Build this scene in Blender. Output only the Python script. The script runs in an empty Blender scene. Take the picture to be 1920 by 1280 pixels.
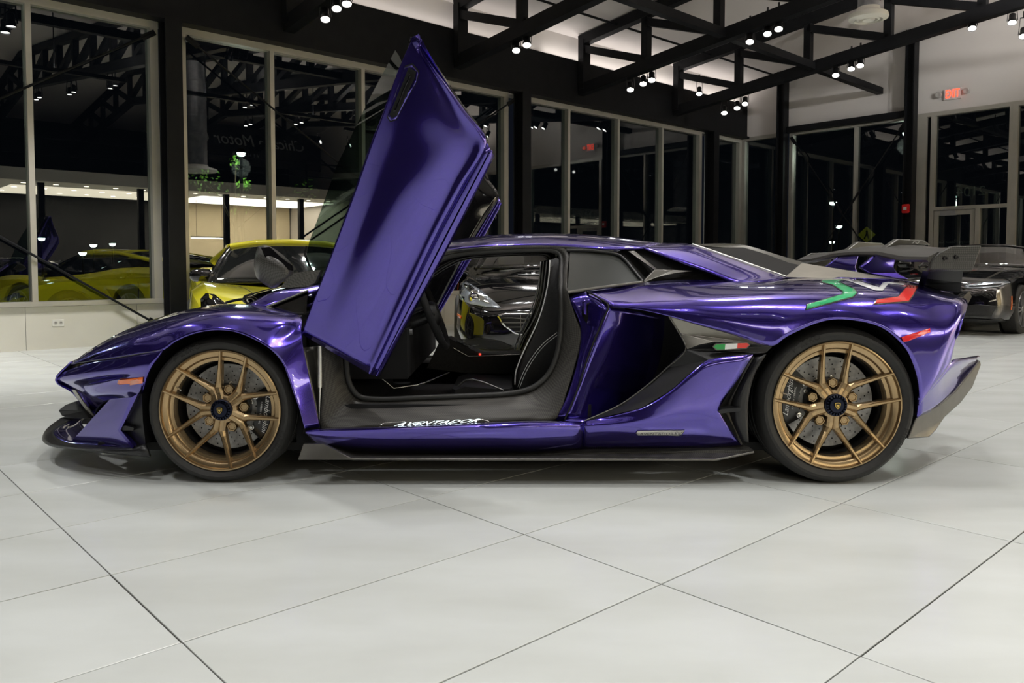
import bpy, bmesh, math, random
from mathutils import Vector, Matrix
from mathutils.bvhtree import BVHTree
from mathutils.geometry import tessellate_polygon
random.seed(7)
SC = bpy.context.scene
COL = SC.collection
PI = math.pi

# ---------------------------------------------------------------- camera
FPX, CX, CY, CAMH = 1480.0, 960.0, 567.0, 0.955
PITCH = math.atan(67/1480)
cam = bpy.data.cameras.new('camera'); camo = bpy.data.objects.new('camera', cam); COL.objects.link(camo)
camo.location = (0, 0, CAMH); camo.rotation_euler = (PI/2 - PITCH, 0, 0)
cam.sensor_fit = 'HORIZONTAL'; cam.sensor_width = 36; cam.lens = FPX*36/1920; cam.shift_y = (CY-640)/1920
cam.clip_start = .05; cam.clip_end = 300
SC.camera = camo
# ---------------------------------------------------------------- colour management, world
vs = SC.view_settings; vs.view_transform = 'Standard'; vs.look = 'None'; vs.gamma = 1; vs.use_curve_mapping = False
vs.exposure = 0.0
SC.cycles.use_denoising = True
SC.cycles.max_bounces = 8; SC.cycles.diffuse_bounces = 3; SC.cycles.glossy_bounces = 5
SC.cycles.transparent_max_bounces = 16; SC.cycles.transmission_bounces = 6
SC.cycles.caustics_reflective = False; SC.cycles.caustics_refractive = False
SC.cycles.sample_clamp_indirect = 4; SC.cycles.sample_clamp_direct = 0
wd = bpy.data.worlds.new('night'); SC.world = wd; wd.use_nodes = True
wd.node_tree.nodes['Background'].inputs[0].default_value = (.004, .005, .008, 1)
wd.node_tree.nodes['Background'].inputs[1].default_value = 1.0

# ---------------------------------------------------------------- room frame: t along the window wall, n into the room
RA = math.radians(47.4)
U = Vector((math.sin(RA), math.cos(RA), 0)); V = Vector((math.cos(RA), -math.sin(RA), 0))
P0 = Vector((-5.5, 9.0, 0))
RZ = math.atan2(U.y, U.x)
def R(t, n, z=0): return P0 + U*t + V*n + Vector((0, 0, z))
def to_room(p):
    d = Vector((p[0], p[1], 0)) - P0
    return d.dot(U), d.dot(V)

# ---------------------------------------------------------------- lamps of the room (track lamps on the trusses)
def spot(name, loc, target, power, size=1.2, blend=.6, rad=.06, col=(1, .99, .975)):
    l = bpy.data.lights.new(name, 'SPOT'); l.energy = power; l.spot_size = size; l.spot_blend = blend
    l.shadow_soft_size = rad; l.color = col
    o = bpy.data.objects.new(name, l); COL.objects.link(o); o.location = loc
    o.rotation_euler = (Vector(target)-Vector(loc)).to_track_quat('-Z', 'Y').to_euler()
    return o

# ---------------------------------------------------------------- pixel helpers (photograph frame 1920x1280 -> ray at a stated depth)
def ray(px, py):
    x = (px-CX)/FPX; u = -(py-CY)/FPX
    return Vector((x, math.cos(PITCH)+u*math.sin(PITCH), -math.sin(PITCH)+u*math.cos(PITCH)))
def at(px, py, y):
    r = ray(px, py); k = y/r.y
    return Vector((r.x*k, y, CAMH+r.z*k))
YS = 3.45                      # depth of the purple car's near side (wheel faces)
YC = YS + 1.0                  # its centre plane
def Q(px, py, L): return at(px, py, YS+L)
def on_wall1(px, py, n=0.0):   # point on a plane parallel to the window wall
    r = ray(px, py); k = (n + P0.dot(V))/(r.x*V.x+r.y*V.y)
    return Vector((r.x*k, r.y*k, CAMH+r.z*k))

# ---------------------------------------------------------------- materials
MATS = {}
def mat(name, col=(.5, .5, .5), rough=.5, metal=0, coat=0, emit=None, es=1, alpha=1, spec=.5, trans=0, ior=1.45, bump=None, coat_rough=.03):
    if name in MATS: return MATS[name]
    m = bpy.data.materials.new(name); m.use_nodes = True
    b = m.node_tree.nodes['Principled BSDF']; I = b.inputs
    I['Base Color'].default_value = (*col, 1); I['Roughness'].default_value = rough; I['Metallic'].default_value = metal
    I['Coat Weight'].default_value = coat; I['Coat Roughness'].default_value = coat_rough
    I['Specular IOR Level'].default_value = spec; I['IOR'].default_value = ior; I['Alpha'].default_value = alpha
    I['Transmission Weight'].default_value = trans
    if emit: I['Emission Color'].default_value = (*emit, 1); I['Emission Strength'].default_value = es
    MATS[name] = m; return m
def noise_mix(name, c1, c2, scale, rough=.5, metal=0, coat=0, detail=4, stretch=(1, 1, 1), r2=None, bump=0, bscale=None, coat_rough=.03, spec=.5):
    m = mat(name, c1, rough, metal, coat, coat_rough=coat_rough, spec=spec); nt = m.node_tree; N = nt.nodes; Lk = nt.links
    if N.get('nm'): return m
    b = N['Principled BSDF']
    tc = N.new('ShaderNodeTexCoord'); mp = N.new('ShaderNodeMapping'); mp.inputs['Scale'].default_value = stretch
    nz = N.new('ShaderNodeTexNoise'); nz.name = 'nm'; nz.inputs['Scale'].default_value = scale; nz.inputs['Detail'].default_value = detail
    rp = N.new('ShaderNodeValToRGB'); rp.color_ramp.elements[0].color = (*c1, 1); rp.color_ramp.elements[1].color = (*c2, 1)
    rp.color_ramp.elements[0].position = .35; rp.color_ramp.elements[1].position = .65
    Lk.new(tc.outputs['Object'], mp.inputs[0]); Lk.new(mp.outputs[0], nz.inputs['Vector'])
    Lk.new(nz.outputs['Fac'], rp.inputs[0]); Lk.new(rp.outputs[0], b.inputs['Base Color'])
    if bump:
        bp = N.new('ShaderNodeBump'); bp.inputs['Strength'].default_value = bump; bp.inputs['Distance'].default_value = .01
        n2 = N.new('ShaderNodeTexNoise'); n2.inputs['Scale'].default_value = bscale or scale*6
        Lk.new(tc.outputs['Object'], n2.inputs['Vector']); Lk.new(n2.outputs['Fac'], bp.inputs['Height']); Lk.new(bp.outputs[0], b.inputs['Normal'])
    return m
def glass_mat(name, tint=(.5, .52, .5), f0=.10, fmax=.9, rough=0.0, refl=(1, 1, 1)):
    """thin pane: lets tinted light through and mirrors by angle"""
    if name in MATS: return MATS[name]
    m = bpy.data.materials.new(name); m.use_nodes = True; nt = m.node_tree; N = nt.nodes; Lk = nt.links
    N.remove(N['Principled BSDF']); out = N['Material Output']
    tr = N.new('ShaderNodeBsdfTransparent'); tr.inputs[0].default_value = (*tint, 1)
    gl = N.new('ShaderNodeBsdfGlossy'); gl.inputs['Roughness'].default_value = rough; gl.inputs[0].default_value = (*refl, 1)
    lw = N.new('ShaderNodeLayerWeight'); lw.inputs[0].default_value = .5
    pw = N.new('ShaderNodeMath'); pw.operation = 'POWER'; pw.inputs[1].default_value = 4
    mr = N.new('ShaderNodeMapRange'); mr.inputs['To Min'].default_value = f0; mr.inputs['To Max'].default_value = fmax
    mx = N.new('ShaderNodeMixShader')
    Lk.new(lw.outputs['Facing'], pw.inputs[0]); Lk.new(pw.outputs[0], mr.inputs['Value']); Lk.new(mr.outputs[0], mx.inputs[0])
    Lk.new(tr.outputs[0], mx.inputs[1]); Lk.new(gl.outputs[0], mx.inputs[2]); Lk.new(mx.outputs[0], out.inputs[0])
    MATS[name] = m; return m

# ---------------------------------------------------------------- object helpers
ORG = {}
def tag(o, label=None, cat=None, group=None, kind=None):
    if label: o['label'] = label
    if cat: o['category'] = cat
    if group: o['group'] = group
    if kind: o['kind'] = kind
    return o
def empty(name, loc, label=None, cat=None, group=None, kind=None):
    o = bpy.data.objects.new(name, None); COL.objects.link(o); o.location = loc; o.empty_display_size = .1
    ORG[o] = Vector(loc); return tag(o, label, cat, group, kind)
def finish(name, me, m, parent=None, smooth=False, angle=None, origin=None):
    """mesh data in world space -> object; parts keep the root's base as their origin"""
    o = bpy.data.objects.new(name, me); COL.objects.link(o)
    if m is not None:
        for x in (m if isinstance(m, (list, tuple)) else [m]): me.materials.append(x)
    if parent is not None:
        org = ORG[parent]; me.transform(Matrix.Translation(-org)); o.parent = parent; ORG[o] = org
    else:
        org = Vector(origin) if origin is not None else Vector((0, 0, 0))
        me.transform(Matrix.Translation(-org)); o.location = org; ORG[o] = org
    if smooth:
        me.shade_smooth()
        if angle is not None: me.set_sharp_from_angle(angle=math.radians(angle))
    me.update(); return o
def bm_obj(name, bm, m, parent=None, smooth=False, angle=None, origin=None):
    bmesh.ops.recalc_face_normals(bm, faces=bm.faces[:])
    me = bpy.data.meshes.new(name); bm.to_mesh(me); bm.free()
    return finish(name, me, m, parent, smooth, angle, origin)
def hexa(bm, c):   # c: 8 corners, 0-3 bottom ring, 4-7 top ring
    v = [bm.verts.new(p) for p in c]
    for f in ((0, 1, 2, 3), (4, 5, 6, 7), (0, 1, 5, 4), (1, 2, 6, 5), (2, 3, 7, 6), (3, 0, 4, 7)):
        bm.faces.new([v[i] for i in f])
    return v
def rbox(bm, t0, t1, n0, n1, z0, z1, z0b=None, z1b=None):
    """box in the room frame; z0b/z1b are the heights at n1 when it slopes"""
    z0b = z0 if z0b is None else z0b; z1b = z1 if z1b is None else z1b
    return hexa(bm, [R(t0, n0, z0), R(t1, n0, z0), R(t1, n1, z0b), R(t0, n1, z0b), R(t0, n0, z1), R(t1, n0, z1), R(t1, n1, z1b), R(t0, n1, z1b)])
def wbox(bm, x0, x1, y0, y1, z0, z1):
    return hexa(bm, [(x0, y0, z0), (x1, y0, z0), (x1, y1, z0), (x0, y1, z0), (x0, y0, z1), (x1, y0, z1), (x1, y1, z1), (x0, y1, z1)])
def tube(bm, a, b, r, seg=10, r2=None, caps=True):
    a = Vector(a); b = Vector(b); d = (b-a).normalized(); r2 = r if r2 is None else r2
    q = d.to_track_quat('Z', 'Y'); A = []; B = []
    for i in range(seg):
        w = 2*PI*i/seg; e = q @ Vector((math.cos(w), math.sin(w), 0))
        A.append(bm.verts.new(a+e*r)); B.append(bm.verts.new(b+e*r2))
    for i in range(seg): bm.faces.new((A[i], A[(i+1) % seg], B[(i+1) % seg], B[i]))
    if caps:
        bm.faces.new(A[::-1]); bm.faces.new(B)
def path_tube(bm, pts, r, seg=8, closed=False):
    pts = [Vector(p) for p in pts]; rings = []; n = len(pts)
    for i, p in enumerate(pts):
        a = pts[(i-1) % n] if (closed or i > 0) else p; b = pts[(i+1) % n] if (closed or i < n-1) else p
        q = (b-a).normalized().to_track_quat('Z', 'Y')
        rings.append([bm.verts.new(p + q @ Vector((math.cos(2*PI*k/seg)*r, math.sin(2*PI*k/seg)*r, 0))) for k in range(seg)])
    for i in range(n if closed else n-1):
        A = rings[i]; B = rings[(i+1) % n]
        for k in range(seg): bm.faces.new((A[k], A[(k+1) % seg], B[(k+1) % seg], B[k]))
    if not closed: bm.faces.new(rings[0][::-1]); bm.faces.new(rings[-1])
def bar(bm, a, b, w, h, up=(0, 0, 1)):
    """rectangular bar from a to b, w across, h along up"""
    a = Vector(a); b = Vector(b); d = (b-a).normalized(); up = Vector(up)
    if abs(d.dot(up)) > .999: up = U
    s = d.cross(up).normalized()*(w/2); u2 = s.cross(d).normalized()*(h/2)
    hexa(bm, [a-s-u2, a+s-u2, b+s-u2, b-s-u2, a-s+u2, a+s+u2, b+s+u2, b-s+u2])
def lathe(bm, prof, seg, frame, closed=False):
    """prof: (radius, axial) list; frame: Matrix whose Z is the axis"""
    rings = []
    for r, z in prof:
        rings.append([bm.verts.new(frame @ Vector((r*math.cos(2*PI*i/seg), r*math.sin(2*PI*i/seg), z))) for i in range(seg)])
    m = len(prof)
    for j in range(m if closed else m-1):
        A = rings[j]; B = rings[(j+1) % m]
        for i in range(seg): bm.faces.new((A[i], A[(i+1) % seg], B[(i+1) % seg], B[i]))
    return rings
def catmull(p, k):
    """resample a list of Vectors, k pieces per span (interpolating, centripetal-ish tangents)"""
    n = len(p); out = []
    if n == 2: return [p[0].lerp(p[1], i/k) for i in range(k+1)]
    for i in range(n-1):
        p1, p2 = p[i], p[i+1]
        p0 = p[i-1] if i > 0 else p1*2-p2
        p3 = p[i+2] if i < n-2 else p2*2-p1
        d0 = max((p1-p0).length, 1e-6)**.5; d1 = max((p2-p1).length, 1e-6)**.5; d2 = max((p3-p2).length, 1e-6)**.5
        m1 = ((p1-p0)/d0 - (p2-p0)/(d0+d1) + (p2-p1)/d1)*d1
        m2 = ((p2-p1)/d1 - (p3-p1)/(d1+d2) + (p3-p2)/d2)*d1
        for j in range(k):
            s = j/k; s2 = s*s; s3 = s2*s
            out.append(p1*(2*s3-3*s2+1)+m1*(s3-2*s2+s)+p2*(-2*s3+3*s2)+m2*(s3-s2))
    out.append(p[-1].copy()); return out
def resample_grid(rows, ku, kv):
    rr = [catmull(r, ku) for r in rows]
    cols = [catmull([r[i] for r in rr], kv) for i in range(len(rr[0]))]
    return [[cols[i][j] for i in range(len(cols))] for j in range(len(cols[0]))]
def grid_mesh(name, G, closed=False):
    nr, nc = len(G), len(G[0])
    vs_ = [tuple(p) for r in G for p in r]; fs = []
    for j in range(nr-1):
        for i in range(nc if closed else nc-1):
            fs.append((j*nc+i, j*nc+(i+1) % nc, (j+1)*nc+(i+1) % nc, (j+1)*nc+i))
    me = bpy.data.meshes.new(name); me.from_pydata(vs_, [], fs)
    bm = bmesh.new(); bm.from_mesh(me); bmesh.ops.remove_doubles(bm, verts=bm.verts, dist=.0006); bm.to_mesh(me); bm.free()
    return me
def mirror_mesh(me, yc):
    m2 = me.copy(); 
    for v in m2.vertices: v.co.y = 2*yc-v.co.y
    m2.flip_normals(); return m2
# ================================================================ THE ROOM
M_TILE = noise_mix('floor_tile', (.69, .715, .70), (.61, .63, .605), 1.3, rough=.22, detail=5, stretch=(1, 2.5, 1), spec=.45)
M_GROUT = mat('grout', (.045, .042, .038), .8)
M_WHITE = noise_mix('white_plaster', (.66, .62, .59), (.61, .575, .55), .5, rough=.8)
M_CEIL = noise_mix('ceiling_white', (.70, .65, .63), (.64, .60, .58), .4, rough=.85)
M_CREAM = noise_mix('cream_panel', (.74, .715, .63), (.68, .65, .57), 1.2, rough=.35)
M_BLACKST = noise_mix('black_steel', (.0075, .008, .0095), (.010, .0105, .012), 6, rough=.55, spec=.18)
M_ALU = noise_mix('anodised_frame', (.50, .475, .42), (.45, .43, .38), 3, rough=.38, metal=.35)
M_PANE = glass_mat('window_pane', (.48, .52, .50), .10, .92, 0)
M_DARKWALL = noise_mix('charcoal_wall', (.030, .031, .034), (.024, .024, .027), .8, rough=.7)
M_ASPH = noise_mix('asphalt', (.02, .02, .021), (.032, .031, .03), 30, rough=.9, bump=.3)
RIDGE = 16.0; SLOPE = .118
def ceil_z(n, z0=5.28): return z0 + SLOPE*(n if n < RIDGE else 2*RIDGE-n)
T_L, T_R, N_F = -9.0, 14.97, 23.0
WALLH = 7.6

# floor slab with its tiles
bm = bmesh.new(); rbox(bm, T_L, T_R, -.15, N_F, -.10, -.004)
floor = bm_obj('floor', bm, M_GROUT); tag(floor, kind='structure')
def tile_mesh():
    bm = bmesh.new(); g = .0028; b = .0009
    lo = [R(g, g, -.02)-P0, R(1.2-g, g, -.02)-P0, R(1.2-g, .6-g, -.02)-P0, R(g, .6-g, -.02)-P0]
    md = [R(g, g, -b)-P0, R(1.2-g, g, -b)-P0, R(1.2-g, .6-g, -b)-P0, R(g, .6-g, -b)-P0]
    up = [R(g+b, g+b)-P0, R(1.2-g-b, g+b)-P0, R(1.2-g-b, .6-g-b)-P0, R(g+b, .6-g-b)-P0]
    a, c, d = ([bm.verts.new(p) for p in x] for x in (lo, md, up))
    for x, y in ((a, c), (c, d)):
        for i in range(4): bm.faces.new((x[i], x[(i+1) % 4], y[(i+1) % 4], y[i]))
    bm.faces.new(d); bmesh.ops.recalc_face_normals(bm, faces=bm.faces[:])
    me = bpy.data.meshes.new('tile'); bm.to_mesh(me); bm.free(); me.materials.append(M_TILE); return me
def tile_variation():
    nt = M_TILE.node_tree; N = nt.nodes; Lk = nt.links; b = N['Principled BSDF']; src = b.inputs['Base Color'].links[0].from_socket
    oi = N.new('ShaderNodeObjectInfo'); mr = N.new('ShaderNodeMapRange'); mr.inputs['To Min'].default_value = .93; mr.inputs['To Max'].default_value = 1.0
    mx = N.new('ShaderNodeVectorMath'); mx.operation = 'SCALE'
    Lk.new(oi.outputs['Random'], mr.inputs['Value']); Lk.new(src, mx.inputs[0]); Lk.new(mr.outputs[0], mx.inputs['Scale']); Lk.new(mx.outputs[0], b.inputs['Base Color'])
tile_variation()
TILE = tile_mesh()
r0 = ray(982.7, 1001.5); k0 = -CAMH/r0.z; ta, na = to_room((r0.x*k0, r0.y*k0))
cells = []
def proj(p):
    d = Vector(p)-Vector((0, 0, CAMH)); fw = d.y*math.cos(PITCH)-d.z*math.sin(PITCH); up = d.y*math.sin(PITCH)+d.z*math.cos(PITCH)
    if fw < .05: return None
    return CX+FPX*d.x/fw, CY-FPX*up/fw
for i in range(-12, 16):
    for j in range(-30, 40):
        t = ta+i*1.2; n = na+j*.6
        if t+1.2 < T_L or t > T_R or n+.6 < -.1 or n > N_F: continue
        c = R(t+.6, n+.3); q = proj(c); score = 0
        if q and -250 < q[0] < 2170 and 480 < q[1] < 1500: score = 1/(c.y*c.y)/max(c.length, .3)
        cells.append((score, t, n))
cells.sort(key=lambda c: -c[0])
bmr = bmesh.new()
for k, (s, t, n) in enumerate(cells):
    if k < 290 and s > 0:
        o = bpy.data.objects.new('tile', TILE); COL.objects.link(o); o.parent = floor; o.location = R(t, n); ORG[o] = Vector(o.location)
    else:
        t1 = min(t+1.2, T_R); n0 = max(n, -.02); t0 = max(t, T_L); n1 = min(n+.6, N_F)
        if t1-t0 > .02 and n1-n0 > .02: rbox(bmr, t0+.002, t1-.002, n0+.002, n1-.002, -.02, 0)
o = bm_obj('tile', bmr, M_TILE, floor); tag(o, kind='stuff')

# window wall (back), parapet panels, header, upper wall
bm = bmesh.new(); rbox(bm, T_L, T_R+.2, -.22, -.012, -.1, .50)
wall_back = bm_obj('wall_back', bm, M_GROUT); tag(wall_back, kind='structure')
t = -.05-1.2*8
while t < T_R:
    bm = bmesh.new(); rbox(bm, t+.002, min(t+1.198, T_R), -.012, 0, .0, .495); bm_obj('panel', bm, M_CREAM, wall_back); t += 1.2
bm = bmesh.new(); rbox(bm, T_L, T_R+.2, -.22, 0, 3.98, 5.6); bm_obj('upper_wall', bm, M_WHITE, wall_back)
bm = bmesh.new(); rbox(bm, T_L, T_R-.02, .0, .16, 4.0, 4.80); rbox(bm, T_L, T_R-.02, .16, .22, 4.0, 4.05)
o = bm_obj('trim_1', bm, M_BLACKST); tag(o, kind='structure')
# right wall with the door
bm = bmesh.new(); rbox(bm, T_R, T_R+.2, -.2, N_F, 4.04, WALLH)
wall_right = bm_obj('wall_right', bm, M_WHITE); tag(wall_right, kind='structure')
bm = bmesh.new(); rbox(bm, T_R, T_R+.2, 9.2, N_F, 0, 4.04); bm_obj('lower_wall', bm, M_WHITE, wall_right)
bm = bmesh.new(); rbox(bm, T_R+.0, T_R+.15, 0, 3.9, 0, .12); bm_obj('kerb', bm, M_ALU, wall_right)
# the rest of the hall, behind the photographer
bm = bmesh.new(); rbox(bm, T_L-.2, T_L, -.2, N_F, 0, WALLH); o = bm_obj('wall_left', bm, M_DARKWALL); tag(o, kind='structure')
bm = bmesh.new(); rbox(bm, T_L-.2, T_R+.2, N_F, N_F+.2, 0, WALLH); o = bm_obj('wall_front', bm, M_DARKWALL); tag(o, kind='structure')
bm = bmesh.new()
rbox(bm, T_L-.2, T_R+.2, -.2, RIDGE, ceil_z(-.2), ceil_z(-.2)+.15, ceil_z(RIDGE), ceil_z(RIDGE)+.15)
rbox(bm, T_L-.2, T_R+.2, RIDGE, N_F+.2, ceil_z(RIDGE), ceil_z(RIDGE)+.15, ceil_z(N_F+.2), ceil_z(N_F+.2)+.15)
o = bm_obj('ceiling', bm, M_CEIL); tag(o, kind='structure')

# windows of the back wall
nwin = 0
def window1(t0, t1, mull, zb=.50, zt=4.0):
    global nwin; nwin += 1
    w = empty('window_%d' % nwin, R((t0+t1)/2, 0, zb), kind='structure')
    bm = bmesh.new(); rbox(bm, t0, t1, -.14, .02, zt-.085, zt); bm_obj('frame_head', bm, M_ALU, w)
    bm = bmesh.new(); rbox(bm, t0, t1, -.14, .04, zb, zb+.055); bm_obj('frame_sill', bm, M_ALU, w)
    for tt, wd_ in [(t0, .1), (t1-.1, .1)]:
        bm = bmesh.new(); rbox(bm, tt, tt+wd_, -.14, .02, zb+.055, zt-.085); bm_obj('frame_jamb', bm, M_ALU, w)
    for tt in mull:
        bm = bmesh.new(); rbox(bm, tt-.03, tt+.03, -.14, .02, zb+.055, zt-.085); bm_obj('mullion', bm, M_ALU, w)
    e = [t0+.07]+list(mull)+[t1-.07]
    for a, b in zip(e[:-1], e[1:]):
        bm = bmesh.new(); rbox(bm, a+.01, b-.01, -.075, -.069, zb+.03, zt-.05); bm_obj('pane', bm, M_PANE, w)
window1(-4.3, 1.46, (-2.88, -1.42, .05)); window1(1.70, 7.37, (2.97, 4.42, 5.88))
window1(7.73, 13.29, (8.92, 10.37, 11.83)); window1(13.62, 14.95, ()); window1(-9.0, -4.6, (-7.5, -6.05))
# windows of the right wall
def rb2(bm, s0, s1, z0, z1, d0=-.02, d1=.14): rbox(bm, T_R+d0, T_R+d1, s0, s1, z0, z1)
def window2(s0, s1, mull, zb=.10, zt=4.04, panes=None):
    global nwin; nwin += 1
    w = empty('window_%d' % nwin, R(T_R, (s0+s1)/2, zb), kind='structure')
    bm = bmesh.new(); rb2(bm, s0, s1, zt-.085, zt); bm_obj('frame_head', bm, M_ALU, w)
    bm = bmesh.new(); rb2(bm, s0, s1, zb, zb+.08); bm_obj('frame_sill', bm, M_ALU, w)
    for a in (s0, s1-.08):
        bm = bmesh.new(); rb2(bm, a, a+.08, zb+.08, zt-.085); bm_obj('frame_jamb', bm, M_ALU, w)
    for m_ in mull:
        bm = bmesh.new(); rb2(bm, m_-.03, m_+.03, zb+.08, zt-.085); bm_obj('mullion', bm, M_ALU, w)
    e = [s0+.05]+list(mull)+[s1-.05]
    for a, b in zip(e[:-1], e[1:]):
        bm = bmesh.new(); rb2(bm, a+.01, b-.01, zb+.04, zt-.05, .07, .076); bm_obj('pane', bm, M_PANE, w)
window2(.02, 1.06, ()); window2(1.24, 3.84, (2.76,)); window2(5.72, 9.2, (7.2,))
# door unit
nwin += 1
w = empty('window_%d' % nwin, R(T_R, 5.0, 2.1), kind='structure')
for a, b, z0, z1 in ((4.02, 4.20, .0, 4.04), (4.28, 4.36, 0, 3.96), (5.66, 5.72, 0, 3.96)):
    bm = bmesh.new(); rb2(bm, a, b, z0, z1); bm_obj('frame_jamb', bm, M_ALU, w)
bm = bmesh.new(); rb2(bm, 4.20, 5.72, 3.96, 4.04); bm_obj('frame_head', bm, M_ALU, w)
bm = bmesh.new(); rb2(bm, 4.36, 5.66, 2.08, 2.15); bm_obj('transom', bm, M_ALU, w)
bm = bmesh.new(); rb2(bm, 5.12, 5.20, 0, 2.08); bm_obj('mullion', bm, M_ALU, w)
bm = bmesh.new(); rb2(bm, 4.2, 4.28, 0, 4.0, .05, .1); bm_obj('filler', bm, M_BLACKST, w)
bm = bmesh.new(); rb2(bm, 4.35, 5.67, 2.14, 3.97, .07, .076); bm_obj('pane', bm, M_PANE, w)
bm = bmesh.new(); rb2(bm, 5.19, 5.67, .1, 2.09, .07, .076); bm_obj('pane', bm, M_PANE, w)
d = empty('door_1', R(T_R, 4.75, 0), kind='structure')
for a, b, z0, z1 in ((4.37, 4.45, .01, 2.07), (5.03, 5.11, .01, 2.07), (4.45, 5.03, 1.98, 2.07), (4.45, 5.03, .01, .2)):
    bm = bmesh.new(); rb2(bm, a, b, z0, z1, .0, .07); bm_obj('door_frame', bm, M_ALU, d)
bm = bmesh.new(); rb2(bm, 4.44, 5.04, .18, 2.0, .03, .036); bm_obj('pane', bm, M_PANE, d)
bm = bmesh.new(); rb2(bm, 4.50, 4.78, 1.97, 2.06, -.07, .0); bm_obj('door_closer', bm, mat('closer_grey', (.36, .36, .37), .4, .5), d)
bm = bmesh.new(); bar(bm, R(T_R-.05, 4.55, 2.09), R(T_R-.03, 4.92, 2.12), .02, .015); bm_obj('closer_arm', bm, mat('closer_grey'), d)
def text_mesh(name, body, size, m, frame, parent=None, extrude=.002, align='CENTER', shear=0, space=1.0, label=None):
    """flat lettering; frame: Matrix, X reading direction, Y up, Z towards the reader"""
    c = bpy.data.curves.new(name, 'FONT'); c.body = body; c.size = size; c.align_x = align; c.align_y = 'CENTER'; c.extrude = extrude; c.shear = shear; c.space_character = space
    c.resolution_u = 3
    tmp = bpy.data.objects.new('tmp', c); COL.objects.link(tmp); bpy.context.view_layer.update()
    me = bpy.data.meshes.new_from_object(tmp.evaluated_get(bpy.context.evaluated_depsgraph_get())); bpy.data.objects.remove(tmp)
    me.name = name; me.transform(frame); me.materials.clear()
    return finish(name, me, m, parent)
def frame_of(o, x, y):
    x = Vector(x).normalized(); y = Vector(y).normalized(); z = x.cross(y)
    return Matrix(((x.x, y.x, z.x, o[0]), (x.y, y.y, z.y, o[1]), (x.z, y.z, z.z, o[2]), (0, 0, 0, 1)))
M_VINYL = mat('vinyl_letters', (.85, .86, .86), .6)
text_mesh('house_number', '2104', .26, M_VINYL, frame_of(R(T_R+.082, 5.0, 2.42), -V, (0, 0, 1)), w)   # applied outside: reads reversed from the hall
text_mesh('door_lettering', 'Chicago Motor Cars', .085, M_VINYL, frame_of(R(T_R+.040, 4.75, 1.45), -V, (0, 0, 1)), d)

# steel columns
def column(t, n, w_, dp, z1, label):
    c = empty('steel_column', R(t, n, 0), label, 'column')
    for sgn in (-1, 1):
        bm = bmesh.new(); rbox(bm, t-w_/2, t+w_/2, n+sgn*dp/2-.012, n+sgn*dp/2+.012, 0, z1); bm_obj('flange', bm, M_BLACKST, c)
    bm = bmesh.new(); rbox(bm, t-.02, t+.02, n-dp/2, n+dp/2, 0, z1); bm_obj('web', bm, M_BLACKST, c)
    bm = bmesh.new(); rbox(bm, t-w_/2-.05, t+w_/2+.05, n-dp/2-.05, n+dp/2+.05, 0.001, .02); bm_obj('base_plate', bm, M_BLACKST, c)
    return c
column(1.56, .16, .20, .22, 4.0, 'black steel column between the left windows, beside the yellow sports car')
column(7.57, .16, .20, .22, 4.0, 'black steel column at the window wall behind the raised door')
column(13.48, .16, .20, .22, 4.0, 'black steel column nearest the far room corner on the window wall')
column(-4.45, .16, .20, .22, 4.0, 'black steel column at the far end of the window wall')
column(T_R-.16, 1.14, .22, .16, ceil_z(1.1)-.03, 'tall black steel column on the white wall by the room corner')
cfa = column(T_R-.16, 3.94, .22, .16, ceil_z(3.9)-.03, 'tall black steel column carrying the red fire alarm')
bm = bmesh.new(); rb2(bm, 1.14, 3.94, 4.0, 4.13, -.16, .0); o = bm_obj('trim_2', bm, M_BLACKST); tag(o, kind='structure')
# brace rods
def brace(a, b, label, turn=.45):
    g = empty('brace_rod', (Vector(a)+Vector(b))/2, label, 'rod', 'crossed brace rods at the windows')
    bm = bmesh.new(); tube(bm, a, b, .014, 8); bm_obj('rod', bm, M_BLACKST, g)
    p = Vector(a).lerp(Vector(b), turn); dd = (Vector(b)-Vector(a)).normalized()
    bm = bmesh.new(); tube(bm, p-dd*.14, p+dd*.14, .026, 8); bm_obj('turnbuckle', bm, M_BLACKST, g)
    bm = bmesh.new(); bar(bm, Vector(a), Vector(a)+dd*.18, .02, .07); bm_obj('gusset', bm, M_BLACKST, g)
brace(R(1.42, .03, 3.86), R(-4.3, .03, .25), 'thin black brace rod falling leftward from the column top', .33)
brace(R(1.42, .06, .20), R(-4.3, .06, 3.86), 'thin black brace rod rising leftward from the column foot')
brace(R(1.78, .10, 3.86), R(7.4, .10, .25), 'thin black brace rod falling rightward behind the raised door', .42)
brace(R(7.4, .13, 3.86), R(1.78, .13, .25), 'thin black brace rod rising rightward to the column behind the raised door')
brace(R(T_R-.05, 1.30, 3.9), R(T_R-.05, 3.78, .25), 'thin black brace rod falling toward the fire alarm column')
brace(R(T_R-.03, 3.78, 3.9), R(T_R-.03, 1.30, .25), 'thin black brace rod falling toward the corner column', .4)

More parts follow.
